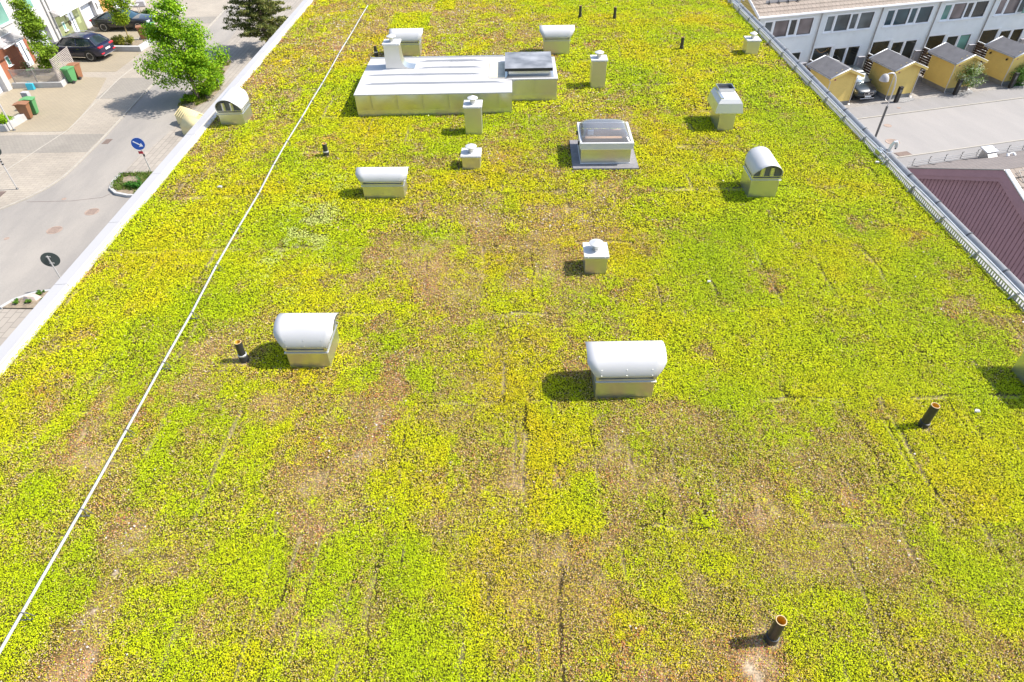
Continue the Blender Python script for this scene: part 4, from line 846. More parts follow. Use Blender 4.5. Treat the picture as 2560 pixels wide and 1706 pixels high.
tree('slender_tree', 'narrow green tree in front of the terracotta entrance panel', 'tree', (-32.9, 46.75, G0 + 0.02), (-32.9, 46.75, -3.6), 0.05,
     rand_blobs(0, 55, 9, [(0.25, 0.5), (0.9, 0.9), (1.8, 1.0), (2.8, 0.9), (3.9, 0.65), (5.0, 0.35)], br=(0.6, 0.9)), 13000, 0.13, MIX[:2] + [(0.25, 0.36, 0.02)], gap=0.40, seed=21, nl=10, spread=0.8)
tree('young_tree', 'small lime green tree with a thin yellowish trunk beside the black sedan', 'tree', (-29.27, 51.92, G0 + 0.30), (-29.4, 51.9, -5.0), 0.045,
     rand_blobs(0, 30, 12, [(1.5, 0.45), (2.2, 0.95), (3.0, 1.1), (3.9, 0.85), (4.6, 0.4)], br=(0.65, 0.95)), 9000, 0.12, LIME, bark='bark_yellow', gap=0.36, seed=31, nl=7, spread=0.8)
# pine: tiers of dark needled boughs
def pine():
    base = Vector((-18.2, 50.2, G0 + 0.03)); H = 6.6
    t = thing('pine_tree', base, 0, 'dark green pine rising behind the white parapet at the top of the photo', 'tree')
    mb = MB().tube([(0, 0, 0), (0.05, 0, 2.5), (0, 0.05, 5), (0, 0, H)], [0.14, 0.11, 0.06, 0.01], 8); g = random.Random(5); bl = []
    for k in range(105):
        z = 0.9 + (H - 1.2) * (k / 105) ** 1.05; rr = 2.75 * (1 - (z - 0.9) / (H - 0.4)) ** 0.75 * (0.7 if z < 1.3 else 1); a = k * 2.4 + g.uniform(-.3, .3); L = rr * g.uniform(0.7, 1.08)
        tip = Vector((math.cos(a) * L, math.sin(a) * L, z + 0.12 * L)); mb.tube([(0, 0, z), tip * 0.5 + Vector((0, 0, z * 0.5 - 0.05)), tip], [0.03, 0.02, 0.008], 5, caps=False)
        for q in (0.35, 0.6, 0.82, 1.0):
            p = Vector((0, 0, z)).lerp(tip, q); w = 0.34 * (1.15 - 0.4 * q) + 0.05
            bl.append((p.x + g.uniform(-.12, .12), p.y + g.uniform(-.12, .12), p.z + 0.05, w, w, w * 0.42))
    mb.build('trunk', 'bark', t)
    leaves('crown', t, bl, 40000, 0.12, [(0.06, 0.085, 0.018), (0.13, 0.155, 0.03), (0.26, 0.25, 0.07)], gap=0.30, seed=8, flat=0.2)
pine()
def bush(name, label, loc, w, d, h, n, s, cols, cat='shrub', seed=1, gap=0.3, group=None, spiky=False, rz=0):
    t = thing(name, loc, rz, label, cat, group); g = random.Random(seed); bl = []
    for k in range(max(5, int(8 * w * d / (h * h + .01) ** 0.5) + 4)):
        q = h * g.uniform(0.35, 0.6); bl.append((g.uniform(-w / 2, w / 2) * 0.8, g.uniform(-d / 2, d / 2) * 0.75, h * g.uniform(0.3, 0.7), q * 0.8, q * 0.8, q * (0.9 if spiky else 0.6)))
    mb = MB()
    for k in range(9):
        a = g.uniform(0, 2 * PI); x = g.uniform(-w / 2, w / 2) * 0.6; mb.tube([(x, 0, 0), (x + math.cos(a) * 0.12, math.sin(a) * d * 0.25, h * 0.75)], [0.012, 0.005], 5, caps=False)
    mb.build('stems', 'bark', t); leaves('foliage', t, bl, n, s, cols, gap=gap, seed=seed, flat=0.15 if spiky else 0.5)
    return t
bush('low_shrub', 'low leafy green shrub under the bright green street tree', (-20.0, 41.7, G0 + 0.07), 1.4, 2.2, 0.55, 2600, 0.10, GREEN, seed=41)
bush('low_shrub', 'upright green shrub at the far end of the bed beside the little sign', (-19.75, 43.3, G0 + 0.07), 1.0, 1.3, 0.75, 2200, 0.10, GREEN, seed=42, spiky=True)
bush('low_shrub', 'dark green low shrub at the near left corner of the tree bed', (-20.5, 40.35, G0 + 0.07), 0.9, 1.0, 0.38, 1300, 0.09, GREEN, seed=43)
bush('low_shrub', 'dry low shrub at the far pointed end of the tree bed', (-20.85, 47.6, G0 + 0.07), 0.9, 1.8, 0.3, 900, 0.09, [(0.07, 0.16, 0.012), (0.13, 0.22, 0.02)], seed=44)
bush('low_shrub', 'green shrub in the small oval bed beside the blue arrow sign', (-19.15, 29.2, G0 + 0.10), 0.9, 0.8, 0.42, 1500, 0.08, [(0.03, 0.12, 0.012), (0.07, 0.22, 0.02)], seed=45)
bush('hedge', 'yellow green hedge between the dark blue car and the concrete kerb wall', (-29.75, 51.75, G0 + 0.18), 2.1, 0.7, 0.62, 3000, 0.10, HEDGE, cat='hedge', seed=46, spiky=True)
bush('hedge', 'green clipped hedge below the olive green entrance panel', (-34.0, 52.75, G0 + 0.05), 1.5, 0.8, 0.62, 2200, 0.09, [(0.08, 0.13, 0.012), (0.20, 0.27, 0.02), (0.30, 0.34, 0.03)], cat='hedge', seed=47, spiky=True)
bush('planter_shrub', 'leafy shrub in the concrete edged bed at the left edge of the photo', (-30.35, 37.0, G0 + 0.15), 1.0, 1.2, 0.75, 2200, 0.10, GREEN, seed=48)
bush('round_bush', 'small dark round bush beyond the black sedan', (-31.2, 59.6, G0 + 0.15), 0.7, 0.7, 0.55, 900, 0.08, [(0.02, 0.06, 0.01), (0.05, 0.11, 0.015)], seed=49)
bush('dry_grass_clump', 'wispy grey green plants in the low bed beyond the sedan', (-32.3, 59.9, G0 + 0.12), 2.0, 0.6, 0.35, 800, 0.07, [(0.12, 0.14, 0.05), (0.22, 0.22, 0.10)], cat='plant', seed=50, spiky=True)
bush('climber', 'dry brownish climbing plant in front of the terracotta panel', (-34.15, 46.2, G0 + 0.05), 0.5, 0.6, 0.95, 600, 0.07, [(0.10, 0.09, 0.04), (0.2, 0.17, 0.07)], cat='plant', seed=51, spiky=True, gap=0.42)
for i, (x, y, w, lb) in enumerate([(-19.7, 19.75, 0.3, 'yellow flowered low plant at the left tip of the nearest bed'), (-19.25, 19.75, 0.28, 'low green plant beside the pink rock in the nearest bed'), (-19.1, 20.3, 0.3, 'low green plant behind the pink rock in the nearest bed'), (-18.7, 19.8, 0.3, 'low green plant right of the pink rock in the nearest bed'), (-18.45, 20.3, .3, 'low green plant touching the parapet edge in the nearest bed')]):
    bush('ground_plant', lb, (x, y, G0 + 0.10), w, w, 0.16, 260, 0.06, [(0.05, 0.14, 0.015), (0.12, 0.24, 0.02)], cat='plant', seed=60 + i, group='low plants in the nearest bed')
mb = MB(); rk = random.Random(3)
pts = [(-0.42, -0.16), (-0.1, -0.26), (0.3, -0.2), (0.46, 0.05), (0.2, 0.24), (-0.22, 0.22)]
mb.add([(x, y, 0) for x, y in pts] + [(x * 0.62 + rk.uniform(-.05, .05), y * 0.6, 0.17 + rk.uniform(0, 0.09)) for x, y in pts], [(5, 4, 3, 2, 1, 0), (6, 7, 8, 9, 10, 11)] + [(i, (i + 1) % 6, 6 + (i + 1) % 6, 6 + i) for i in range(6)])
o = mb.build('rock', 'rock', smooth=False); o.location = (-19.25, 20.02, G0 + 0.09); o.scale = (0.8, 0.8, 0.8); tag(o, 'pale pink boulder in the nearest planting bed', 'rock')
# thin grass in the beds
def grass_patch(name, poly_, n, h, cols, z, seed):
    g = np.random.default_rng(seed); P = np.array(poly_); mn, mx = P.min(0), P.max(0); q = g.uniform(mn, mx, (n * 3, 2)); ins = np.zeros(len(q), bool); j = len(P) - 1
    for i in range(len(P)):
        c = ((P[i, 1] > q[:, 1]) != (P[j, 1] > q[:, 1])) & (q[:, 0] < (P[j, 0] - P[i, 0]) * (q[:, 1] - P[i, 1]) / (P[j, 1] - P[i, 1] + 1e-9) + P[i, 0]); ins ^= c; j = i
    q = q[ins]; q = q[fbm(q[:, 0], q[:, 1], 1.3, 3, seed) > 0.44][:n]; m_ = len(q); a = g.uniform(0, 2 * PI, m_); hh = h * g.uniform(0.5, 1.3, m_); w = 0.025
    b0 = np.stack([q[:, 0] - np.cos(a) * w, q[:, 1] - np.sin(a) * w, np.full(m_, z)], 1); b1 = np.stack([q[:, 0] + np.cos(a) * w, q[:, 1] + np.sin(a) * w, np.full(m_, z)], 1)
    tp = np.stack([q[:, 0] + g.normal(0, h * .5, m_), q[:, 1] + g.normal(0, h * .5, m_), z + hh], 1); V = np.stack([b0, b1, tp], 1).reshape(-1, 3)
    C = pal([(i / (len(cols) - 1), c) for i, c in enumerate(cols)], g.random(m_)); return mesh_np(name, V, np.arange(m_ * 3).reshape(-1, 3), np.repeat(C, 3, 0), 'leaf')
tag(grass_patch('bed_grass', BED, 5200, 0.12, [(0.08, 0.16, 0.012), (0.2, 0.26, 0.02), (0.3, 0.24, 0.08)], G0 + 0.07, 5), 'thin grass and weeds on the bed under the street tree', 'grass', kind='stuff')
tag(grass_patch('bed_grass', ISL, 2600, 0.12, [(0.05, 0.14, 0.012), (0.13, 0.22, 0.02), (0.25, 0.21, 0.09)], G0 + 0.10, 6), 'thin grass in the small oval bed by the arrow sign', 'grass', kind='stuff')

# ------------------------------------------------------------------ left terrace houses
XF = -34.8
def zz(h): return G0 + h
def wall_holes(mb, x, y0, y1, z0, z1, holes, th=0.22):
    """wall in the plane x=const facing +x with rectangular openings (ya,yb,za,zb)"""
    ys = sorted({y0, y1} | {h[0] for h in holes} | {h[1] for h in holes}); zs = sorted({z0, z1} | {h[2] for h in holes} | {h[3] for h in holes})
    for a, b in zip(ys[:-1], ys[1:]):
        run = None
        for c, d in zip(zs[:-1], zs[1:]):
            my, mz = (a + b) / 2, (c + d) / 2
            hole = any(h[0] < my < h[1] and h[2] < mz < h[3] for h in holes)
            if hole:
                if run: mb.box(x - th, x, a, b, run[0], run[1]); run = None
            else: run = (run[0], d) if run else (c, d)
        if run: mb.box(x - th, x, a, b, run[0], run[1])
def left_window(t, ya, yb, za, zb, glass, split=False):
    mb = MB(); f = 0.055; x = XF - 0.09
    mb.box(x, x + 0.06, ya, yb, za, za + f).box(x, x + 0.06, ya, yb, zb - f, zb).box(x, x + 0.06, ya, ya + f, za + f, zb - f).box(x, x + 0.06, yb - f, yb, za + f, zb - f)
    if split: mb.box(x, x + 0.06, (ya + yb) / 2 - f / 2, (ya + yb) / 2 + f / 2, za + f, zb - f)
    w = mb.build('window', 'frame_white', t, smooth=False)
    MB().box(x + 0.015, x + 0.03, ya + f, yb - f, za + f, zb - f).build('pane', glass, w, smooth=False)
    MB().box(XF - 0.1, XF + 0.07, ya - 0.04, yb + 0.04, za - 0.05, za - 0.002).build('sill', 'white', w, smooth=False)
    MB().box(XF - 0.2, XF - 0.195, ya, yb, za, zb).build('reveal', 'dark', w, smooth=False)
def canopy(t, y0, y1, zf, zb, out):
    mb = MB(); x = XF
    mb.add([(x + 0.01, y0, zb), (x + 0.01, y1, zb), (x + out, y1, zf), (x + out, y0, zf)], [(0, 1, 2, 3)])
    c = mb.build('canopy', M['canopy'], t, solid=0.012)
    mb = MB().box(x + out - 0.02, x + out + 0.03, y0, y1, zf - 0.05, zf + 0.012).box(x, x + 0.03, y0, y1, zb - 0.01, zb + 0.04).build('canopy_edge', 'white', c)
    n = 6; pts = []
    for k in range(n + 1): pts.append((x + (0.06 if k % 2 else out - 0.1), y0 + 0.12 + (y1 - y0 - 0.24) * k / n, (zb if k % 2 else zf) - 0.09 + (0 if k % 2 else 0.02)))
    MB().tube(pts, 0.014, 6).build('zigzag_brace', 'plaster_grey', c)
    for yy in (y0 + 0.06, y1 - 0.06): MB().tube([(x + out - 0.06, yy, zf - 0.03), (x + 0.02, yy, zf - 0.12)], 0.014, 6).build('side_strut', 'darksteel', c)
mm = bpy.data.materials.new('frosted_canopy_sheet'); mm.use_nodes = True
_n = mm.node_tree.nodes; _l = mm.node_tree.links; _b = _n['Principled BSDF']; _b.inputs['Base Color'].default_value = (0.62, 0.58, 0.58, 1); _b.inputs['Roughness'].default_value = 0.3
_t = _n.new('ShaderNodeBsdfTransparent'); _m = _n.new('ShaderNodeMixShader'); _m.inputs[0].default_value = 0.65; _l.new(_b.outputs[0], _m.inputs[1]); _l.new(_t.outputs[0], _m.inputs[2]); _l.new(_m.outputs[0], _n['Material Output'].inputs['Surface'])
M['canopy'] = mm
def entrance(t, y0, y1, yd0, yd1, ztop, panel, small=None, plate_=None):
    x = XF - 0.03
    mb = MB().box(x - 0.05, x, y0, yd0, zz(0), ztop).box(x - 0.05, x, yd1, y1, zz(0), ztop); p = mb.build('entrance_panel', panel, t, smooth=False)
    mb = MB()
    for yy in np.arange(y0 + 0.62, y1 - .1, 0.62):
        if not (yd0 - .03 < yy < yd1 + .03): mb.box(x + 0.0005, x + 0.002, yy - 0.006, yy + 0.006, zz(0.02), ztop - 0.01)
    mb.box(x + 0.0005, x + 0.002, y0, yd0, zz(0.95), zz(0.96)); mb.build('panel_joint', 'groove', p, smooth=False)
    d = MB().box(x - 0.05, x - 0.01, yd0 + 0.02, yd1 - 0.02, zz(0.03), ztop - 0.03).build('front_door', 'door_white', t, smooth=False)
    MB().box(x - 0.009, x - 0.004, (yd0 + yd1) / 2 - 0.05, (yd0 + yd1) / 2 + 0.05, zz(0.35), ztop - 0.2).build('door_glazing', 'glass_dark', d, smooth=False)
    MB().tube([(x + 0.03, yd0 + 0.1, zz(0.9)), (x + 0.03, yd0 + 0.1, zz(1.1))], 0.012, 6).build('door_handle', 'steel', d)
    if small:
        a, b, c, e = small; mb = MB().box(x + 0.001, x + 0.03, a, b, c, e)
        w = mb.build('small_window', 'frame_white', t, smooth=False); MB().box(x + 0.0305, x + 0.034, a + 0.05, b - 0.05, c + 0.05, e - 0.05).build('pane', 'glass_green', w, smooth=False)
        MB().box(x + 0.001, x + 0.12, a - 0.06, b + 0.06, c - 0.045, c - 0.003).build('sill', 'white', w, smooth=False)
    if plate_: MB().box(x + 0.001, x + 0.006, *plate_).build('lighter_plate', mat('pale_green_plate', (0.36, 0.40, 0.20), rough=0.5), p, smooth=False)
def garage_door(t, ya, yb, ztop, m='door_white', dep=0.35):
    x = XF - dep
    d = MB().box(x - 0.04, x, ya, yb, zz(0.02), ztop).build('garage_door', m, t, smooth=False); mb = MB()
    for k in range(1, 5): mb.box(x + 0.0005, x + 0.003, ya, yb, zz(0.02) + (ztop - zz(0)) * k / 5 - 0.006, zz(0.02) + (ztop - zz(0)) * k / 5 + 0.006)
    mb.build('door_groove', 'plaster_grey', d, smooth=False)
    mb = MB().box(x, XF - 0.225, ya - 0.02, ya - 0.001, zz(0), ztop).box(x, XF - 0.225, yb + 0.001, yb + 0.02, zz(0), ztop).box(x, XF - 0.225, ya, yb, ztop, ztop + 0.02); mb.build('reveal', 'plaster_grey', t, smooth=False)
def downpipe(t, x, y, z0, z1):
    mb = MB().tube([(x, y, z1), (x, y, z0 + 0.12), (x + 0.08, y, z0 + 0.02)], 0.045, 8); p = mb.build('downpipe', 'galv', t)
    mb = MB()
    for z in np.arange(z0 + 0.8, z1, 1.3): mb.box(x - 0.06, x + 0.055, y - 0.055, y + 0.055, z - 0.012, z + 0.012)
    mb.build('pipe_clip', 'plaster_grey', p, smooth=False)
def lamp_w(t, x, y, z):
    mb = MB().box(x, x + 0.05, y - 0.05, y + 0.05, z - 0.05, z + 0.12); w = mb.build('wall_lamp', 'plaster_grey', t)
    MB().lathe([(0.02, z + 0.08), (0.085, z + 0.04), (0.09, z - 0.04), (0.03, z - 0.09), (0, z - 0.09)], c=(x + 0.11, y), n=14).build('lamp_shade', 'white', w)
# house with the terracotta panel
t = thing('terrace_house', (0, 0, 0), 0, 'white plastered terrace house with a terracotta entrance panel under a small canopy', 'house', 'white plastered terrace houses')
mb = MB(); ga = (49.35, 51.4); ztg = zz(1.78)
wall_holes(mb, XF, 43.2, 52.2, zz(0), zz(6.3), [(44.6, 48.55, zz(0), zz(1.85)), (ga[0], ga[1], zz(0), ztg), (46.7, 47.95, zz(2.95), zz(4.3)), (49.6, 51.05, zz(3.02), zz(4.6))])
mb.box(XF - 6, XF - 0.4, 43.2, 52.2, zz(0), zz(6.3)); mb.build('wall', 'plaster', t, smooth=False)
MB().box(XF - 6.1, XF + 0.25, 43.1, 52.2, zz(6.3), zz(6.45)).build('roof', 'felt_dark', t)
left_window(t, 46.7, 47.95, zz(2.95), zz(4.3), 'glass_green'); left_window(t, 49.6, 51.05, zz(3.02), zz(4.6), 'glass_green')
entrance(t, 44.6, 48.55, 47.35, 48.2, zz(1.85), 'red_panel', small=(45.55, 45.95, zz(0.72), zz(1.32)))
canopy(t, 45.0, 47.4, zz(2.05), zz(2.42), 0.7); garage_door(t, *ga, ztg); downpipe(t, XF + 0.06, 51.95, zz(0.3), zz(6.2)); lamp_w(t, XF, 47.1, zz(1.6))
# house with the olive panel
t = thing('terrace_house', (0, 0, 0), 0, 'white plastered terrace house with an olive green entrance panel behind the black sedan', 'house', 'white plastered terrace houses')
mb = MB(); ga = (56.35, 58.3)
wall_holes(mb, XF, 52.205, 59.3, zz(0), zz(6.3), [(52.62, 56.15, zz(0), zz(1.9)), (ga[0], ga[1], zz(0), zz(1.72)), (54.4, 55.9, zz(3.6), zz(4.9))])
mb.box(XF - 6, XF - 0.4, 52.205, 59.3, zz(0), zz(6.3)); mb.build('wall', 'plaster', t, smooth=False)
MB().box(XF - 6.1, XF + 0.25, 52.205, 59.4, zz(6.3), zz(6.45)).build('roof', 'felt_dark', t)
left_window(t, 54.4, 55.9, zz(3.6), zz(4.9), 'glass_green')
entrance(t, 52.62, 56.15, 54.36, 55.12, zz(1.9), 'green_panel', small=(53.2, 53.55, zz(0.82), zz(1.42)), plate_=(55.35, 55.8, zz(0.75), zz(1.45)))
canopy(t, 52.3, 55.9, zz(2.12), zz(2.45), 0.7); garage_door(t, *ga, zz(1.72)); downpipe(t, XF + 0.06, 52.42, zz(0.3), zz(6.2)); lamp_w(t, XF, 54.0, zz(1.65))
MB().lathe([(0.10, -0.02), (0.15, -0.03), (0.16, 0.0), (0.15, 0.03), (0.10, 0.02)], n=14).xf(Matrix.Translation((XF + 0.03, 54.18, zz(1.15))) @ Matrix.Rotation(PI / 2, 4, 'Y')).build('door_wreath', 'brown_wood', t)
MB().box(XF + 0.001, XF + 0.05, 58.62, 58.7, zz(1.0), zz(1.45)).build('house_number_holder', 'darksteel', t)
t = thing('terrace_house', (0, 0, 0), 0, 'terrace house with an ochre front beyond the black sedan, mostly out of frame', 'house', 'white plastered terrace houses')
MB().box(XF - 6, XF - 0.15, 59.31, 66, zz(0), zz(6.3)).build('wall', 'plaster', t); MB().box(XF - 0.149, XF - 0.05, 59.45, 61.2, zz(0), zz(2.3)).build('entrance_panel', 'ochre_panel', t)
MB().box(XF - 0.149, XF - 0.02, 61.6, 63.4, zz(0.05), zz(2.0)).build('garage_door', 'door_white', t)
# nearer house, standing forward
t = thing('terrace_house', (0, 0, 0), 0, 'terrace house at the left edge with a pale garage door and projecting white pier', 'house', 'white plastered terrace houses')
XF = -33.55
mb = MB(); wall_holes(mb, XF, 36.0, 43.25, zz(0), zz(6.3), [(40.2, 42.75, zz(0), zz(1.95))]); mb.box(-40, XF - 0.5, 36, 43.25, zz(0), zz(6.3)); mb.build('wall', 'plaster', t, smooth=False)
MB().box(-40, XF + 0.15, 36, 43.3, zz(6.3), zz(6.45)).build('roof', 'felt_dark', t)
garage_door(t, 40.2, 42.75, zz(1.95), dep=0.38); MB().box(XF - 0.379, XF - 0.37, 42.0, 42.35, zz(0.55), zz(0.67)).build('letter_slot', 'plaster_grey', t)
downpipe(t, XF - 0.6, 43.32, zz(0.2), zz(6.2))
XF = -34.8
# ------------------------------------------------------------------ low concrete walls, slatted screens
def lowwall(pts, h, w, name, label, m='concrete', cat='low wall', group='low concrete garden walls'):
    mb = MB()
    for a, b in zip(pts[:-1], pts[1:]):
        a = Vector((*a, 0)); b = Vector((*b, 0)); d = (b - a).normalized(); nn = Vector((-d.y, d.x, 0)) * w / 2; e = d * w / 2
        mb.prism([tuple((a - nn - e)[:2]), tuple((b - nn + e * 0.98)[:2]), tuple((b + nn + e * 0.98)[:2]), tuple((a + nn - e)[:2])], G0 + 0.02, G0 + h)
        h -= 0.003
    return tag(mb.build(name, m, bevel=0.01), label, cat, group)
lowwall([(-33.4, 43.35), (-30.3, 43.42), (-30.6, 46.2)], 0.36, 0.22, 'low_wall', 'low concrete wall under the grey slatted screens')
lowwall([(-31.2, 50.85), (-28.1, 50.6), (-27.75, 54.4)], 0.38, 0.26, 'low_wall', 'low concrete kerb wall behind the dark blue car and around the yellow green hedge')
lowwall([(-33.6, 59.1), (-29.3, 58.9), (-28.9, 61.5)], 0.34, 0.25, 'low_wall', 'low concrete wall beyond the black sedan')
lowwall([(-31.2, 36.35), (-29.95, 36.45), (-29.75, 38.0)], 0.42, 0.32, 'low_wall', 'short concrete bed edge at the foot of the grey pole, left edge of the photo')
sheet('planting_bed', [(-31.1, 50.95), (-28.2, 50.75), (-27.85, 54.3), (-28.4, 54.2), (-28.6, 52.9), (-31.1, 52.6)], G0 + 0.16, 'soil_bed')
sheet('planting_bed', [(-31.3, 36.45), (-30.0, 36.55), (-29.85, 38.0), (-31.2, 38.2)], G0 + 0.2, 'soil_bed')
def screen(p0, p1, zb_, z0, z1, n, label):
    a = Vector((*p0, 0)); b = Vector((*p1, 0)); d = (b - a).normalized(); L = (b - a).length; t = thing('slatted_screen', (a.x, a.y, G0), math.atan2(d.y, d.x), label, 'fence', 'grey slatted wooden screens')
    for k in range(n):
        z = zb_ + (z1 - zb_) * (k + 0.5) / n; q = (z1 - zb_) / n * 0.52
        mb = MB().box(0, L, -0.012, 0.012, z - q / 2, z + q / 2); mb.build('slat', 'slat_wood', t, smooth=False)
    for s in (0.0, 0.5, 1.0): MB().box(L * s - 0.03, L * s + 0.03, 0.0125, 0.06, zb_ - 0.1, z1 + 0.01).build('post', 'slat_wood', t, smooth=False)
    return t
screen((-33.3, 43.36), (-30.35, 43.44), 0.40, 0, 1.22, 10, 'low slatted screen on the concrete wall at the terracotta entrance')
screen((-30.3, 43.5), (-30.58, 46.15), 0.40, 0, 1.78, 15, 'tall slatted screen behind the wheelie bins')
# bins
def wheelie(loc, rz, m, label):
    t = thing('wheelie_bin', loc, rz, label, 'wheelie bin', 'wheelie bins on the driveways'); w, d, h = 0.26, 0.32, 0.92
    MB().frustum((-w * 0.72, w * 0.72, -d * 0.62, d * 0.72, 0.06), (-w, w, -d, d, h)).build('bin_body', m, t, bevel=0.02)
    l = MB().extr([(-d - 0.05, h + 0.002), (d + 0.03, h + 0.002), (d + 0.03, h + 0.05), (d * 0.2, h + 0.10), (-d - 0.05, h + 0.035)], 'x', -w - 0.03, w + 0.03).build('bin_lid', m, t, bevel=0.012)
    MB().tube([(-w * 0.8, d + 0.05, h + 0.0), (-w * 0.8, d + 0.11, h + 0.01), (w * 0.8, d + 0.11, h + 0.01), (w * 0.8, d + 0.05, h)], 0.015, 6).build('handle', m, t)
    for s in (-1, 1): MB().tube([(s * (w - 0.02), d * 0.72, 0.10), (s * (w + 0.04), d * 0.72, 0.10)], 0.10, 14).build('wheel', 'tyre', t)
wheelie((-30.0, 44.30, G0 + 0.02), R_(168), 'bin_green', 'green wheelie bin leaning against the tall slatted screen')
wheelie((-29.95, 45.0, G0 + 0.02), R_(172), 'bin_brown', 'brown wheelie bin behind the green one at the slatted screen')
wheelie((-29.6, 38.15, G0 + 0.02), R_(100), 'bin_brown', 'brown wheelie bin with a white sticker at the left edge of the photo')
wheelie((-29.62, 38.85, G0 + 0.02), R_(100), 'bin_green', 'green wheelie bin beside the brown one at the left edge of the photo')
wheelie((-28.9, 53.25, G0 + 0.10), R_(200), 'bin_brown', 'brown wheelie bin in front of the black sedan')
wheelie((-28.35, 53.95, G0 + 0.10), R_(200), 'bin_green', 'green wheelie bin partly hidden by the street tree leaves')
mb = MB().box(-0.2, 0.2, -0.15, 0.15, 0, 0.34); o = mb.build('grey_box', 'cover_grey', bevel=0.01); o.location = (-30.2, 39.55, G0 + 0.85); 
o.location = (-30.15, 39.6, G0 + 0.027); o.scale = (1, 1, 3.2); tag(o, 'pale grey box behind the green bin at the left edge of the photo', 'box')
mb = MB().frustum((-0.22, 0.22, -0.13, 0.13, 0), (-0.25, 0.25, -0.05, 0.06, 0.40)); t = mb.build('carrier_bag', 'cyan', bevel=0.02); t.location = (-32.15, 43.02, G0 + 0.027); tag(t, 'turquoise bag leaning on the low concrete wall', 'bag')
MB().tube([(-0.1, 0, 0.39), (-0.08, 0, 0.5), (0.08, 0, 0.5), (0.1, 0, 0.39)], 0.012, 6).build('handle', 'cyan', t)
# poles and signs
def pole(name, base, h, r, label, cat, mcol='steel', group=None, lean=(0, 0)):
    t = thing(name, base, 0, label, cat, group); MB().tube([(0, 0, 0), (lean[0] * h, lean[1] * h, h)], [r, r * 0.92], 10).build('pole', mcol, t)
    MB().lathe([(r * 2.2, 0), (r * 2.2, 0.02), (r * 1.2, 0.05), (r, 0.09)], n=14).build('base_collar', 'darksteel', t); return t
t = pole('lamp_post', (-29.55, 36.46, G0 + 0.02), 4.6, 0.045, 'grey lamp post rising from the bed at the left edge of the photo', 'lamp post')
MB().tube([(0, 0, 4.6), (0.1, 0, 5.0), (0.6, 0, 5.15)], 0.035, 8).build('arm', 'steel', t); MB().box(0.5, 0.95, -0.1, 0.1, 5.09, 5.19).build('lamp_head', 'plaster_grey', t, bevel=0.02)
t = pole('sign_post', (-25.2, 29.23, G0 + 0.02), 2.4, 0.03, 'thin grey post with black clamps at the left edge of the photo', 'sign post')
for z in (1.36, 1.50, 1.62): MB().lathe([(0.031, z - 0.03), (0.045, z - 0.03), (0.045, z + 0.03), (0.031, z + 0.03)], n=12).build('clamp', 'black', t)
MB().lathe([(0, 0.0), (0.30, 0.0), (0.30, 0.012), (0, 0.012)], n=28).xf(Matrix.Translation((0, 0.04, 2.1)) @ Matrix.Rotation(PI / 2, 4, 'X')).build('sign_plate', 'sign_back', t)
# blue arrow sign, facing the camera side
t = pole('road_sign', (-18.96, 30.72, G0 + 0.04), 1.85, 0.028, 'round blue sign with a white arrow pointing down to the right', 'road sign', lean=(-0.03, 0.0))
rot = Matrix.Translation((-0.03, -0.045, 1.62)) @ Matrix.Rotation(R_(12), 4, 'Z') @ Matrix.Rotation(R_(-4), 4, 'X') @ Matrix.Rotation(PI / 2, 4, 'X')
f = MB().lathe([(0, 0.0), (0.325, 0.0), (0.325, 0.014), (0, 0.014)], n=40).xf(rot).build('sign_face', 'blue_sign', t)
MB().lathe([(0.312, 0.0145), (0.325, 0.0145), (0.325, 0.017), (0.312, 0.017)], n=40).xf(rot).build('white_border', 'white', f)
a = R_(-38); ca, sa = math.cos(a), math.sin(a)
def arrow(pts): return [(ca * x - sa * y, sa * x + ca * y) for x, y in pts]
mb = MB().prism(arrow([(-0.25, -0.028), (0.10, -0.028), (0.10, 0.028), (-0.25, 0.028)]), 0.0145, 0.018).prism(arrow([(0.245, 0.0), (0.085, 0.115), (0.105, 0.0), (0.085, -0.115)]), 0.0150, 0.0185).xf(rot); mb.build('arrow', 'white', f, smooth=False)
MB().box(-0.20, 0.03, -0.05, -0.035, 1.08, 1.22).build('red_tag', 'red_tag', t); MB().lathe([(0.03, 0.93), (0.04, 0.93), (0.04, 1.05), (0.03, 1.05)], n=12).build('clamp', 'black', t)
# sign seen from behind
t = pole('road_sign', (-18.22, 20.66, G0 + 0.04), 1.62, 0.030, 'round grey green sign seen from behind on a grey post', 'road sign')
rot = Matrix.Translation((0.0, 0.05, 1.42)) @ Matrix.Rotation(R_(18), 4, 'Z') @ Matrix.Rotation(-PI / 2, 4, 'X')
f = MB().lathe([(0, 0.0), (0.325, 0.0), (0.325, 0.014), (0, 0.014)], n=40).xf(rot).build('sign_plate', 'sign_back', t)
for z in (1.27, 1.57): MB().box(-0.09, 0.09, 0.018, 0.042, z - 0.018, z + 0.018).build('bracket', 'steel', f)
# little information sign in the bed
t = pole('small_sign', (-19.2, 42.35, G0 + 0.07), 0.62, 0.012, 'small dark plant sign on a thin stick in the bed', 'sign'); MB().box(-0.12, 0.12, -0.02, -0.012, 0.5, 0.68).build('sign_plate', 'cover_grey', t)
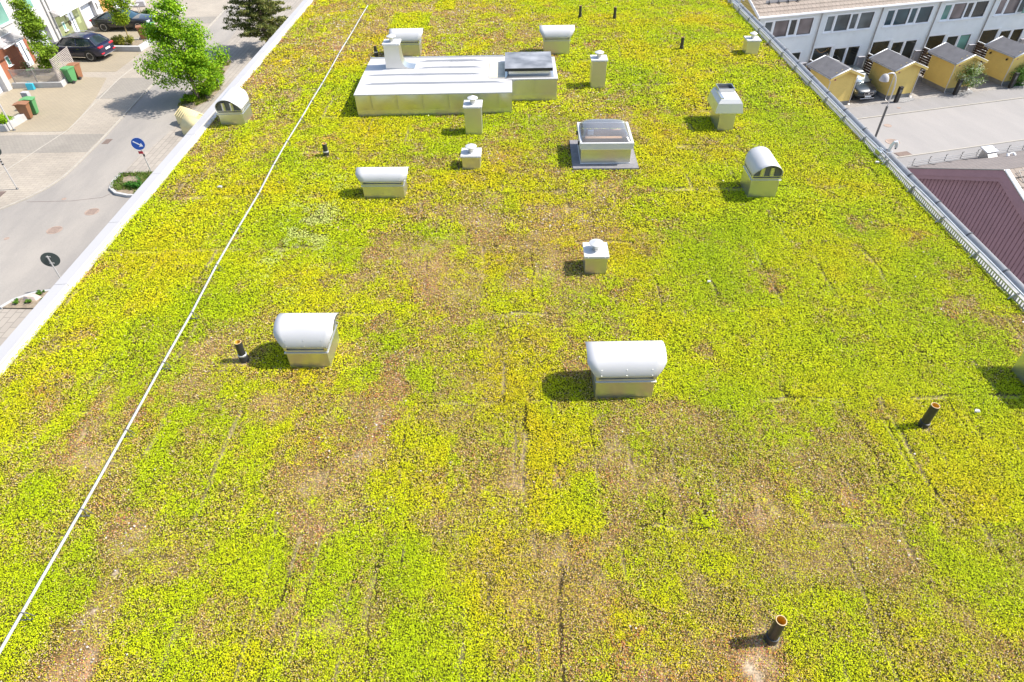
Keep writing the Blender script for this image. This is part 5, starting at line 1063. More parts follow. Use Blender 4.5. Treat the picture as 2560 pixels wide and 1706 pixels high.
# pale yellow gabled service boxes
def ybox(loc, rz, w, d, h, hr, label, ribs=True):
    t = thing('gabled_service_box', loc, rz, label, 'service box', 'pale yellow gabled service boxes beside our building')
    MB().extr([(-w / 2, 0), (w / 2, 0), (w / 2, h), (0, hr), (-w / 2, h)], 'y', 0, d).build('box_body', 'yellow_box', t, bevel=0.005)
    for s in (-1, 1):
        mb = MB(); nx = 10; e = 0.03
        mb.add([(0, -0.02, hr + 0.012), (s * (w / 2 + e), -0.02, h - e * 0.6 + 0.012), (s * (w / 2 + e), d + 0.02, h - e * 0.6 + 0.012), (0, d + 0.02, hr + 0.012)], [(0, 1, 2, 3)])
        r = mb.build('roof_sheet', 'yellow_box', t, solid=0.008)
        if ribs:
            mb = MB()
            for k in range(nx):
                y = 0.02 + (d - 0.04) * k / (nx - 1); mb.add([(0, y - 0.012, hr + 0.018), (s * (w / 2 + e), y - 0.012, h - e * 0.6 + 0.018), (s * (w / 2 + e), y + 0.012, h - e * 0.6 + 0.018), (0, y + 0.012, hr + 0.018), (0, y, hr + 0.045), (s * (w / 2 + e), y, h - e * 0.6 + 0.045)], [(0, 1, 5, 4), (3, 4, 5, 2)])
            mb.build('roof_rib', 'yellow_box', r, smooth=False)
ybox((-19.7, 37.4, G0 + 0.034), R_(-127), 1.0, 1.9, 0.52, 0.86, 'pale yellow gabled box with a ribbed roof, farther of the two beside the parapet')
ybox((-18.85, 35.85, G0 + 0.034), R_(-120), 0.95, 1.6, 0.50, 0.95, 'pale yellow gabled box with a smooth roof, nearer of the two beside the parapet', ribs=False)
# patio chairs under covers and far bits beyond the sedan
t = thing('covered_chair', (-33.4, 63.2, G0), 0.3, 'grey covered garden chair beside the ochre front', 'chair'); MB().box(-0.35, 0.35, -0.3, 0.3, 0.03, 0.5).build('seat_cover', 'cover_grey', t, bevel=0.05); MB().box(-0.35, 0.35, 0.18, 0.32, 0.5, 1.15).build('backrest_cover', 'cover_grey', t, bevel=0.05)
t = thing('garden_table', (-33.2, 61.3, G0), 0.2, 'low grey covered garden table beyond the black sedan', 'table'); MB().box(-0.5, 0.5, -0.35, 0.35, 0.55, 0.62).build('table_top', 'cover_grey', t, bevel=0.02)
for sx in (-1, 1):
    for sy in (-1, 1): MB().box(sx * 0.42 - 0.02, sx * 0.42 + 0.02, sy * 0.28 - 0.02, sy * 0.28 + 0.02, 0.02, 0.55).build('leg', 'cover_grey', t)
t = thing('garden_chair', (-33.5, 45.6, G0 + 0.03), 0.4, 'thin metal garden chair in front of the terracotta panel', 'chair')
MB().box(-0.22, 0.22, -0.2, 0.2, 0.42, 0.45).build('seat', 'chair_green', t); MB().tube([(-0.2, 0.2, 0.43), (-0.22, 0.26, 0.85), (0.22, 0.26, 0.85), (0.2, 0.2, 0.43)], 0.012, 6).build('backrest', 'chair_green', t)
for sx in (-1, 1):
    for sy in (-1, 1): MB().tube([(sx * 0.2, sy * 0.18, 0.42), (sx * 0.23, sy * 0.2, 0)], 0.012, 6).build('leg', 'chair_green', t)

# ------------------------------------------------------------------ cars
def car(name, loc, rz, label, paint, L, W, H, st, cab, wheels, wr=0.34, glass='carglass', shade=False, group='parked cars'):
    """st: stations (x, halfwidth, zlow, zbelt); cab: (x, hw_low, hw_top, zbelt, zroof)"""
    t = thing(name, loc, rz, label, 'car', group); ring = []
    def sec(x, w, zl, zb_):
        zm = (zl + zb_) / 2
        h = [(0.0, zl), (w * 0.86, zl), (w * 0.965, zl + 0.10), (w, zm - 0.02), (w * 0.985, zm + 0.12), (w * 0.95, zb_ - 0.05), (w * 0.86, zb_ + 0.005), (w * 0.5, zb_ + 0.03), (0, zb_ + 0.035)]
        return [(x, y, z) for y, z in h] + [(x, -y, z) for y, z in reversed(h[1:-1])]
    vs = []; n = len(sec(0, 1, 0, 1))
    for s in st: vs += sec(*s)
    fs = [(i * n + k, i * n + (k + 1) % n, (i + 1) * n + (k + 1) % n, (i + 1) * n + k) for i in range(len(st) - 1) for k in range(n)]
    fs += [tuple(reversed(range(n))), tuple(range((len(st) - 1) * n, len(st) * n))]
    body = MB().add(vs, fs).build('body', paint, t, ang=38); q = body.modifiers.new('sub', 'SUBSURF'); q.levels = 1; q.render_levels = 2
    def csec(x, wl, wt, zb_, zr, sh=0.0):
        return [(x, wl - sh, zb_ - 0.06), (x, wt + (wl - wt) * 0.45 - sh, zb_ + (zr - zb_) * 0.55), (x, wt - sh, zr - 0.05), (x, wt * 0.8, zr - sh), (x, 0, zr + 0.012 - sh), (x, -wt * 0.8, zr - sh), (x, -wt + sh, zr - 0.05), (x, -(wt + (wl - wt) * 0.45) + sh, zb_ + (zr - zb_) * 0.55), (x, -wl + sh, zb_ - 0.06)]
    vs = []; n = 9
    for s in cab: vs += csec(*s)
    fs = [(i * n + k, i * n + k + 1, (i + 1) * n + k + 1, (i + 1) * n + k) for i in range(len(cab) - 1) for k in range(n - 1)] + [tuple(reversed(range(n))), tuple(range((len(cab) - 1) * n, len(cab) * n))]
    gl = MB().add(vs, fs).build('windows', glass, t, ang=30)
    rc = [s for s in cab if s[4] >= max(c[4] for c in cab) - 0.10]; vs = []; n = 7     # roof skin
    for s in rc:
        x, wl, wt, zb_, zr = s; vs += [(x, wt + 0.012, zr - 0.075), (x, wt + 0.008, zr - 0.03), (x, wt * 0.8, zr + 0.012), (x, 0, zr + 0.025), (x, -wt * 0.8, zr + 0.012), (x, -wt - 0.008, zr - 0.03), (x, -wt - 0.012, zr - 0.075)]
    MB().add(vs, [(i * n + k, i * n + k + 1, (i + 1) * n + k + 1, (i + 1) * n + k) for i in range(len(rc) - 1) for k in range(n - 1)]).build('roof', paint, t, ang=50, solid=0.012)
    mb = MB()                                              # pillars
    for s in (-1, 1):
        for (xa, xb, w_) in [(cab[0][0], rc[0][0], 0.035), (cab[-1][0], rc[-1][0], 0.05)]:
            ca_ = [c for c in cab if c[0] == xa][0]; cb_ = [c for c in cab if c[0] == xb][0]
            mb.tube([(xa, s * (ca_[1] + 0.0), ca_[3] - 0.02), (xb, s * (cb_[2] + 0.004), cb_[4] - 0.05)], w_, 6)
        xm = (cab[0][0] + cab[-1][0]) / 2 - 0.05; mb.tube([(xm, s * (cab[1][1] + 0.01), cab[1][3]), (xm - 0.04, s * (rc[0][2] + 0.01), rc[0][4] - 0.06)], 0.03, 6)
    mb.build('pillars', paint, t)
    hw = max(s[1] for s in st)
    for wx in wheels:
        for s in (-1, 1):
            y = s * (hw - 0.10); T = Matrix.Translation((wx, y, wr)) @ Matrix.Rotation(-s * PI / 2, 4, 'X')
            w = MB().lathe([(0.0, 0.02), (wr * 0.66, 0.02), (wr * 0.72, 0.105), (wr * 0.93, 0.10), (wr, 0.06), (wr, -0.12), (0, -0.12)], n=26).xf(T).build('wheel', 'tyre', t)
            mb = MB().lathe([(0.0, 0.075), (wr * 0.13, 0.08), (wr * 0.16, 0.06)], n=14)
            for k in range(5):
                a = 2 * PI * k / 5
                for da in (-0.17, 0.17):
                    c_, s_ = math.cos(a + da * 0.4), math.sin(a + da * 0.4); c2, s2 = math.cos(a + da * 1.2), math.sin(a + da * 1.2)
                    mb.tube([(c_ * wr * 0.1, s_ * wr * 0.1, 0.065), (c2 * wr * 0.66, s2 * wr * 0.66, 0.085)], wr * 0.05, 5)
            mb.lathe([(wr * 0.64, 0.07), (wr * 0.64, 0.104), (wr * 0.71, 0.108), (wr * 0.72, 0.08)], n=26).xf(T).build('rim', 'rim', w)
            T2 = Matrix.Translation((wx, s * (hw - 0.20), wr + 0.01)) @ Matrix.Rotation(-s * PI / 2, 4, 'X')
            MB().lathe([(wr * 1.17, 0.192), (0, 0.194)], n=26).xf(T2).build('wheel_arch', 'black', t)
    for s in (-1, 1):
        m_ = MB().tube([(cab[0][0] - 0.25, s * (hw - 0.08), cab[0][3] + 0.03), (cab[0][0] - 0.28, s * (hw + 0.06), cab[0][3] + 0.08)], [0.03, 0.075], 10); m_.build('mirror', paint, t)
    for xh in (0.30, -0.62):
        for s in (-1, 1): MB().box(xh - 0.09, xh + 0.09, s * hw * 0.985 - 0.012, s * hw * 0.985 + 0.012, cab[1][3] - 0.17, cab[1][3] - 0.145).build('door_handle', 'chrome', t)
    for xg in (0.66, -0.25, -1.05):
        for s in (-1, 1): MB().box(xg - 0.004, xg + 0.004, s * hw * 1.0 - 0.006, s * hw * 1.0 + 0.004, st[3][2] + 0.12, cab[1][3] - 0.02).build('door_gap', 'black', t)
    return t, hw
# dark blue SUV (x forward)
st = [(-2.33, 0.62, 0.48, 0.80), (-2.30, 0.84, 0.36, 0.98), (-2.10, 0.92, 0.27, 1.05), (-1.3, 0.945, 0.25, 1.03), (0, 0.945, 0.24, 1.00), (1.1, 0.94, 0.25, 0.98), (1.75, 0.92, 0.27, 0.94), (2.15, 0.86, 0.32, 0.84), (2.34, 0.66, 0.42, 0.70)]
cb = [(1.15, 0.80, 0.68, 0.98, 1.01), (0.45, 0.84, 0.66, 1.0, 1.52), (-0.2, 0.85, 0.65, 1.01, 1.60), (-1.0, 0.85, 0.64, 1.03, 1.58), (-1.62, 0.84, 0.62, 1.04, 1.50), (-2.10, 0.80, 0.66, 1.04, 1.10)]
t, hw = car('parked_car', (-31.95, 49.50, G0 + 0.026), R_(172.5), 'dark blue estate car parked nose-in at the white garage', 'navy', 4.67, 1.9, 1.62, st, cb, (1.45, -1.38), wr=0.36)
for s in (-1, 1):
    MB().tube([(0.5, s * 0.655, 1.585), (-0.4, s * 0.65, 1.655), (-1.3, s * 0.63, 1.60)], 0.02, 6).build('roof_rail', 'chrome', t)
    MB().tube([(1.0, s * 0.875, 1.0), (0.0, s * 0.885, 1.01), (-1.3, s * 0.875, 1.03), (-1.7, s * 0.84, 1.10)], 0.012, 6).build('window_trim', 'chrome', t)
    MB().box(-2.335, -2.16, s * 0.60 - 0.24, s * 0.60 + 0.24, 0.86, 0.985).build('tail_lamp', 'red_lamp', t, bevel=0.03)
    MB().box(-2.36, -2.27, s * 0.66 - 0.15, s * 0.66 + 0.15, 0.46, 0.54).build('bumper_lamp', 'red_lamp', t, bevel=0.02)
    MB().box(-1.0, 1.0, s * 0.945 - 0.01, s * 0.945 + 0.012, 0.27, 0.31).build('sill_trim', 'chrome', t)
MB().box(-2.365, -2.33, -0.26, 0.26, 0.66, 0.77).build('number_plate', 'plate', t); MB().box(-2.38, -2.30, -0.68, 0.68, 0.335, 0.385).build('bumper_trim', 'chrome', t, bevel=0.01)
MB().tube([(-2.12, -0.62, 1.09), (-2.12, 0.62, 1.09)], 0.02, 6).build('tailgate_spoiler', 'navy', t)
# black sedan
st = [(-2.40, 0.62, 0.46, 0.78), (-2.36, 0.82, 0.34, 0.94), (-2.0, 0.89, 0.25, 0.99), (-1.2, 0.92, 0.22, 0.96), (0, 0.92, 0.21, 0.93), (1.1, 0.91, 0.22, 0.90), (1.8, 0.88, 0.25, 0.83), (2.2, 0.80, 0.30, 0.74), (2.40, 0.58, 0.42, 0.62)]
cb = [(1.05, 0.78, 0.66, 0.90, 0.93), (0.25, 0.80, 0.62, 0.92, 1.36), (-0.4, 0.81, 0.61, 0.93, 1.42), (-1.0, 0.80, 0.60, 0.95, 1.37), (-1.85, 0.76, 0.62, 0.97, 1.01)]
t, hw = car('parked_car', (-31.75, 56.55, G0 + 0.026), R_(1), 'black sedan parked nose-out in front of the white garage door', 'blackpaint', 4.85, 1.84, 1.45, st, cb, (1.42, -1.40), wr=0.345, glass='carglass_b')
for s in (-1, 1):
    MB().box(-2.41, -2.22, s * 0.62 - 0.2, s * 0.62 + 0.2, 0.76, 0.9).build('tail_lamp', 'red_lamp', t, bevel=0.03)
    MB().box(2.10, 2.30, s * 0.60 - 0.17, s * 0.60 + 0.17, 0.58, 0.72).build('headlight', 'lampglass', t, bevel=0.04)
g_ = MB().box(2.34, 2.43, -0.34, 0.34, 0.46, 0.66).build('grille', 'black', t, bevel=0.02); mb = MB()
for k in range(4): mb.box(2.432, 2.445, -0.33, 0.33, 0.475 + k * 0.05, 0.49 + k * 0.05)
mb.build('grille_bars', 'chrome', g_); MB().box(2.42, 2.44, -0.24, 0.24, 0.34, 0.44).build('number_plate', 'plate', t)

# ================================================================== RIGHT SIDE (ground at GR)
O0 = Vector((25.83, 43.262, GR)); ANG = R_(13.5); FR = Matrix.Translation(O0) @ Matrix.Rotation(ANG, 4, 'Z')
def W(u, v, z=0.0): p = FR @ Vector((u, v, z)); return (p.x, p.y, p.z)
def rsheet(name, pts, z, m, h=0.03):
    mb = MB().prism(pts, z - h, z); o = mb.build(name, m, smooth=False); o.matrix_world = FR; return tag(o, kind='structure')
rsheet('road_right', [(-22, -7.6), (60, -7.6), (60, -2.3), (-22, -2.3)], 0.004, 'asphalt_r')
rsheet('pavement_right', [(-22, -2.2), (60, -2.2), (60, -0.5), (-22, -0.5)], 0.015, 'walk_r')
rsheet('driveway_right', [(-22, -0.499), (60, -0.499), (60, 4.0), (-22, 4.0)], 0.0195, 'paver_right')
rsheet('pavement_right', [(-22, -10.6), (60, -10.6), (60, -7.7), (-22, -7.7)], 0.015, 'walk_r')
rsheet('kerb', [(-22, -2.3), (60, -2.3), (60, -2.2), (-22, -2.2)], 0.05, 'kerbstone', h=0.08)
rsheet('kerb', [(-22, -7.7), (60, -7.7), (60, -7.6), (-22, -7.6)], 0.05, 'kerbstone', h=0.08)
rsheet('yard_right', [(-22, -30), (60, -30), (60, -10.6), (-22, -10.6)], 0.01, 'walk_r')
for i, (u, v, r, lb) in enumerate([(-2.67, -3.63, 0.24, 'small pinkish manhole cover in the middle of the right hand road'), (-3.95, -5.74, 0.42, 'large manhole cover in the right hand road beside the bent steel pipe'), (-0.12, -1.42, 0.13, 'tiny round cover on the pavement near the street lamp')]):
    p = W(u, v, 0.015 if v > -2.2 else 0.004); manhole(p[0], p[1], r, 'iron', lb, z=p[2])
p = W(-4.45, -7.3, 0.004); grate(p[0], p[1], 0.9, 0.5, 'brown square drain grate at the near kerb of the right hand road', z=p[2], rz=ANG)
def rthing(name, u, v, label, cat, group=None, rz=0.0, z=0.02):
    return thing(name, W(u, v, z), ANG + rz, label, cat, group)
# ---- gravel islands
for u, v in ((0.95, -0.30), (5.75, -0.28), (10.6, -0.25)):
    mb = MB().prism([(u - 0.95, v - 0.2), (u - 0.1, v - 0.42), (u + 0.85, v - 0.25), (u + 1.0, v + 0.05), (u + 0.6, v + 0.28), (u - 0.95, v + 0.28)], 0.0, 0.045)
    o = mb.build('gravel_strip', 'gravel', smooth=False); o.matrix_world = FR; tag(o, kind='structure')

# ---- timber row houses
def clap_wall(mb, u0, u1, z0, z1, holes, v=4.0, th=0.2, b=0.17):
    """lapped horizontal boards in plane v facing -v, cut round the openings"""
    us = sorted({u0, u1} | {h[0] for h in holes} | {h[1] for h in holes})
    z = z0
    while z < z1 - 1e-4:
        zt = min(z + b, z1); run = None
        for a, c in zip(us[:-1], us[1:]):
            hs = [h for h in holes if h[0] <= a + 1e-5 and h[1] >= c - 1e-5 and h[2] < zt - 1e-4 and h[3] > z + 1e-4]
            segs = [(z, zt)]
            for h in hs:
                ns = []
                for s0_, s1_ in segs:
                    if h[2] > s0_: ns.append((s0_, min(h[2], s1_)))
                    if h[3] < s1_: ns.append((max(h[3], s0_), s1_))
                segs = [q for q in ns if q[1] - q[0] > 1e-3]
            for q in segs:
                o1 = v - 0.034 + 0.030 * (q[0] - z) / b; o2 = v - 0.034 + 0.030 * (q[1] - z) / b
                mb.add([(a, o1, q[0]), (c, o1, q[0]), (c, o2, q[1]), (a, o2, q[1]), (a, v + th, q[0]), (c, v + th, q[0]), (c, v + th, q[1]), (a, v + th, q[1])],
                       [(0, 1, 2, 3), (0, 4, 5, 1), (3, 2, 6, 7), (1, 5, 6, 2), (4, 0, 3, 7), (5, 4, 7, 6)])
        z += b
def uwindow(t, u0, u1, z0, z1, splits, glasses, v=4.0, name='window', sill=True, fw=0.05):
    mb = MB(); mb.box(u0, u1, v - 0.035, v + 0.03, z0, z0 + fw).box(u0, u1, v - 0.035, v + 0.03, z1 - fw, z1).box(u0, u0 + fw, v - 0.035, v + 0.03, z0 + fw, z1 - fw).box(u1 - fw, u1, v - 0.035, v + 0.03, z0 + fw, z1 - fw)
    for s in splits: mb.box(s - 0.06, s + 0.06, v - 0.033, v + 0.03, z0 + fw, z1 - fw)
    w = mb.build(name, 'frame_white', t, smooth=False); ed = [u0 + fw] + [q for s in splits for q in (s - 0.06, s + 0.06)] + [u1 - fw]
    for i, g in enumerate(glasses):
        a, b = ed[2 * i], ed[2 * i + 1]; p = MB().box(a, b, v + 0.03, v + 0.04, z0 + fw, z1 - fw).build('pane', g, w, smooth=False)
        m2 = MB(); m2.box(a, a + 0.045, v + 0.004, v + 0.0295, z0 + fw, z1 - fw).box(b - 0.045, b, v + 0.004, v + 0.0295, z0 + fw, z1 - fw).box(a + 0.045, b - 0.045, v + 0.004, v + 0.0295, z0 + fw, z0 + fw + 0.045).box(a + 0.045, b - 0.045, v + 0.004, v + 0.0295, z1 - fw - 0.045, z1 - fw)
        m2.build('sash', 'darksteel' if i % 2 else 'frame_white', w, smooth=False)
    if sill: MB().box(u0 - 0.05, u1 + 0.05, v - 0.10, v - 0.0355, z0 - 0.035, z0 - 0.002).build('sill', 'white', w, smooth=False)
    MB().box(u0 - 0.07, u1 + 0.07, v - 0.05, v - 0.036, z1 + 0.002, z1 + 0.05).build('drip_board', 'frame_white', w, smooth=False)
    return w
UB = [-8.72, -4.03, 0.68, 5.30, 9.92, 14.6, 19.3]
LB = ['first timber row house, with the yellow gable end beside our gutter', 'second timber row house, a garland hanging in its lower window', 'third timber row house, its upper windows all deep teal', 'fourth timber row house, with one pink curtained upper window', 'fifth timber row house at the right edge, one upper window tilted open', 'sixth timber row house, out past the right edge']
GLS = [['glass', 'glass_pink', 'glass_dark', 'glass_pink'], ['glass', 'glass', 'glass', 'glass'], ['glass_teal'] * 4, ['glass_green', 'glass_pink', 'glass_dark', 'glass_dark'], ['glass_pink', 'glass_pink', 'glass_teal', 'glass_teal'], ['glass'] * 4]
EH = 5.05
for k in range(6):
    a, b = UB[k], UB[k + 1]; w = b - a; t = rthing('row_house', 0, 0, LB[k], 'house', 'pale timber row houses'); t.location = O0
    wu = (a + 0.52, a + 4.25, 3.50, 4.63); wl = (a + 0.16, a + 1.72, 1.05, 2.60); dr = (a + 1.86, a + 3.96, 0.06, 2.42)
    if k == 0: wl = (a + 0.3, a + 1.7, 1.05, 2.6)
    mb = MB(); clap_wall(mb, a + 0.06, b - 0.06, 0.10, EH, [wu, wl, dr]); mb.build('wall', 'clap', t, smooth=False)
    mb = MB().box(a + 0.001, b - 0.001, 4.21, 11.5, 0.0, EH - 0.02).box(a + 0.06, b - 0.06, 3.99, 4.2, 0, 0.098); mb.box(a, a + 0.0595, 3.965, 4.2, 0.0, EH).box(b - 0.0595, b, 3.965, 4.2, 0.0, EH); mb.build('core_wall', 'clap', t, smooth=False)
    gl = GLS[k]; uwindow(t, *wu, [a + 1.25, a + 2.42, a + 3.08], gl)
    uwindow(t, *wl, [], ['glass_dark']); uwindow(t, *dr, [a + 2.95], ['glass_dark', 'glass_dark' if k != 3 else 'glass_green'], name='patio_door', sill=False)
    # lighter blind inside some panes
    MB().box(a + 4.03, a + 4.50, 3.82, 3.978, 0.05, 1.62).box(a + 4.0, a + 4.53, 3.78, 3.978, 1.622, 1.66).build('meter_cupboard', 'plaster_grey', t, smooth=False)
    p = MB().tube([(a + 0.02, 3.80, 5.0), (a + 0.02, 3.90, 4.86), (a + 0.02, 3.915, 0.25), (a + 0.02, 3.83, 0.12)], 0.04, 8).build('downpipe', 'gutter', t)
    # roof and gutter
    sl = math.tan(R_(24)); ov = 0.32; L = 4.2
    e0 = (3.68 - 0.0); mb = MB()
    ya, za = 4.0 - ov, EH - ov * sl + 0.10; yb, zb_ = 7.9, EH + 3.9 * sl + 0.10
    xa = a - (0.22 if k == 0 else 0); xb = b
    # tiles as overlapping courses
    nC = 12
    for c in range(nC):
        y_0 = ya + (yb - ya) * c / nC; y_1 = ya + (yb - ya) * (c + 1) / nC; z_0 = za + (zb_ - za) * c / nC + 0.035; z_1 = za + (zb_ - za) * (c + 1) / nC + 0.005
        mb.add([(xa, y_0, z_0), (xb, y_0, z_0), (xb, y_1, z_1), (xa, y_1, z_1), (xa, y_0, z_0 - 0.05), (xb, y_0, z_0 - 0.05)], [(0, 1, 2, 3), (4, 5, 1, 0)])
    mb.add([(xa, yb, zb_), (xb, yb, zb_), (xb, 11.9, EH), (xa, 11.9, EH)], [(0, 1, 2, 3)]).box(xa, xb, ya, ya + 0.02, za - 0.08, za - 0.016)
    rf = mb.build('roof', 'tiles', t, smooth=False)
    MB().extr([(ya - 0.10, za + 0.02), (ya - 0.11, za - 0.05), (ya - 0.06, za - 0.10), (ya - 0.004, za - 0.08), (ya - 0.004, za + 0.03), (ya - 0.02, za + 0.02), (ya - 0.02, za - 0.05), (ya - 0.08, za - 0.05), (ya - 0.085, za + 0.02)], 'x', xa, xb - 0.003).build('gutter', 'white', t)
    MB().add([(xa + 0.002, 3.998, EH), (xb - 0.002, 3.998, EH), (xb - 0.002, ya + 0.001, za - 0.09), (xa + 0.002, ya + 0.001, za - 0.09)], [(0, 1, 2, 3)]).build('soffit', 'clap', t, smooth=False)
    if k == 0:
        mb = MB().extr([(3.99, 0), (11.5, 0), (11.5, EH - 0.05), (7.9, EH + 3.7 * sl), (3.99, EH - 0.05)], 'x', a - 0.03, a - 0.002); ge = mb.build('gable_wall', 'yellow_end', t, smooth=False)
        mb = MB(); z = 0.3
        while z < 6.6: mb.box(a - 0.036, a - 0.0305, 4.0, 4.0 + min(7.5, (EH + 3.6 * sl - z) / sl * 1.0 + 3.7) if z > EH else 11.4, z, z + 0.012); z += 0.17
        mb.build('board_joint', 'brown_wood', ge, smooth=False)
        MB().add([(xa - 0.02, ya - 0.03, za + 0.06), (xa + 0.03, ya - 0.03, za + 0.06), (xa + 0.03, yb, zb_ + 0.07), (xa - 0.02, yb, zb_ + 0.07), (xa - 0.02, ya - 0.03, za - 0.12), (xa - 0.02, yb, zb_ - 0.11)], [(0, 1, 2, 3), (4, 0, 3, 5)]).build('verge_board', 'white', t, solid=0.01)
    if k in (0, 1):
        u1 = a + (0.75 if k == 0 else 2.4); y = 4.75; z = za + (y - ya) * sl + 0.06
        sr = MB().extr([(y - 0.02, z - 0.02), (y, z - 0.02), (y, z + 0.14), (y - 0.02, z + 0.14)], 'x', u1, u1 + 2.6).build('snow_guard', 'cap_white', t)
        for q in range(4): MB().add([(u1 + 0.25 + q * 0.7, y - 0.20, z - 0.10), (u1 + 0.25 + q * 0.7, y - 0.022, z + 0.15), (u1 + 0.25 + q * 0.7, y - 0.022, z - 0.04)], [(0, 1, 2)]).build('guard_bracket', 'darksteel', sr, solid=0.02)
    if k == 1:
        pts = [(a + 0.45 + 0.1 * i, 3.95, 2.42 - 0.22 * math.sin(PI * i / 9)) for i in range(10)]; mb = MB()
        for p_ in pts: mb.lathe([(0, p_[2] - 0.035), (0.035, p_[2]), (0, p_[2] + 0.035)], c=(p_[0], p_[1]), n=6)
        mb.build('garland', M['ochre_panel'], t)
    if k == 4: MB().box(a + 2.55, a + 3.05, 3.62, 3.66, 3.6, 4.55).xf(Matrix.Identity(4)).build('open_sash', 'glass_green', t)
    # little diagonal light brackets under the windows
    for q in (0.9, 1.9, 3.0): MB().tube([(a + q, 3.978, 3.18), (a + q + 0.05, 3.93, 3.34)], 0.012, 5).build('plant_hook', 'white', t)
# ---- dark timber privacy screens
for k, u in enumerate((-4.03, 0.68, 5.30, 9.92)):
    t = rthing('privacy_screen', u, 3.9, ['brown board screen between the first and second row house', 'brown board screen between the second and third row house', 'brown board screen between the third and fourth row house, a light string on it', 'brown board screen between the fourth and fifth row house'][k], 'fence', 'dark brown privacy screens')
    for q in range(10): MB().box(0.06, 0.085, -1.55, 0.0, 0.12 + q * 0.165, 0.12 + q * 0.165 + 0.13).build('board', 'brown_wood', t, smooth=False)
    MB().box(0.04, 0.10, -1.57, 0.0, 1.79, 1.83).build('top_rail', 'frame_white', t, smooth=False)
    for v in (-1.5, -0.8, -0.1): MB().box(0.0855, 0.14, v - 0.03, v + 0.03, 0, 1.785).build('post', 'brown_wood', t, smooth=False)
    if k == 2:
        mb = MB()
        for q in range(14): mb.lathe([(0, 0.3 + q * 0.1), (0.02, 0.32 + q * 0.1), (0, 0.34 + q * 0.1)], c=(0.04, -0.5 - 0.12 * math.sin(q * 1.9)), n=6)
        mb.build('light_string', 'white', t)
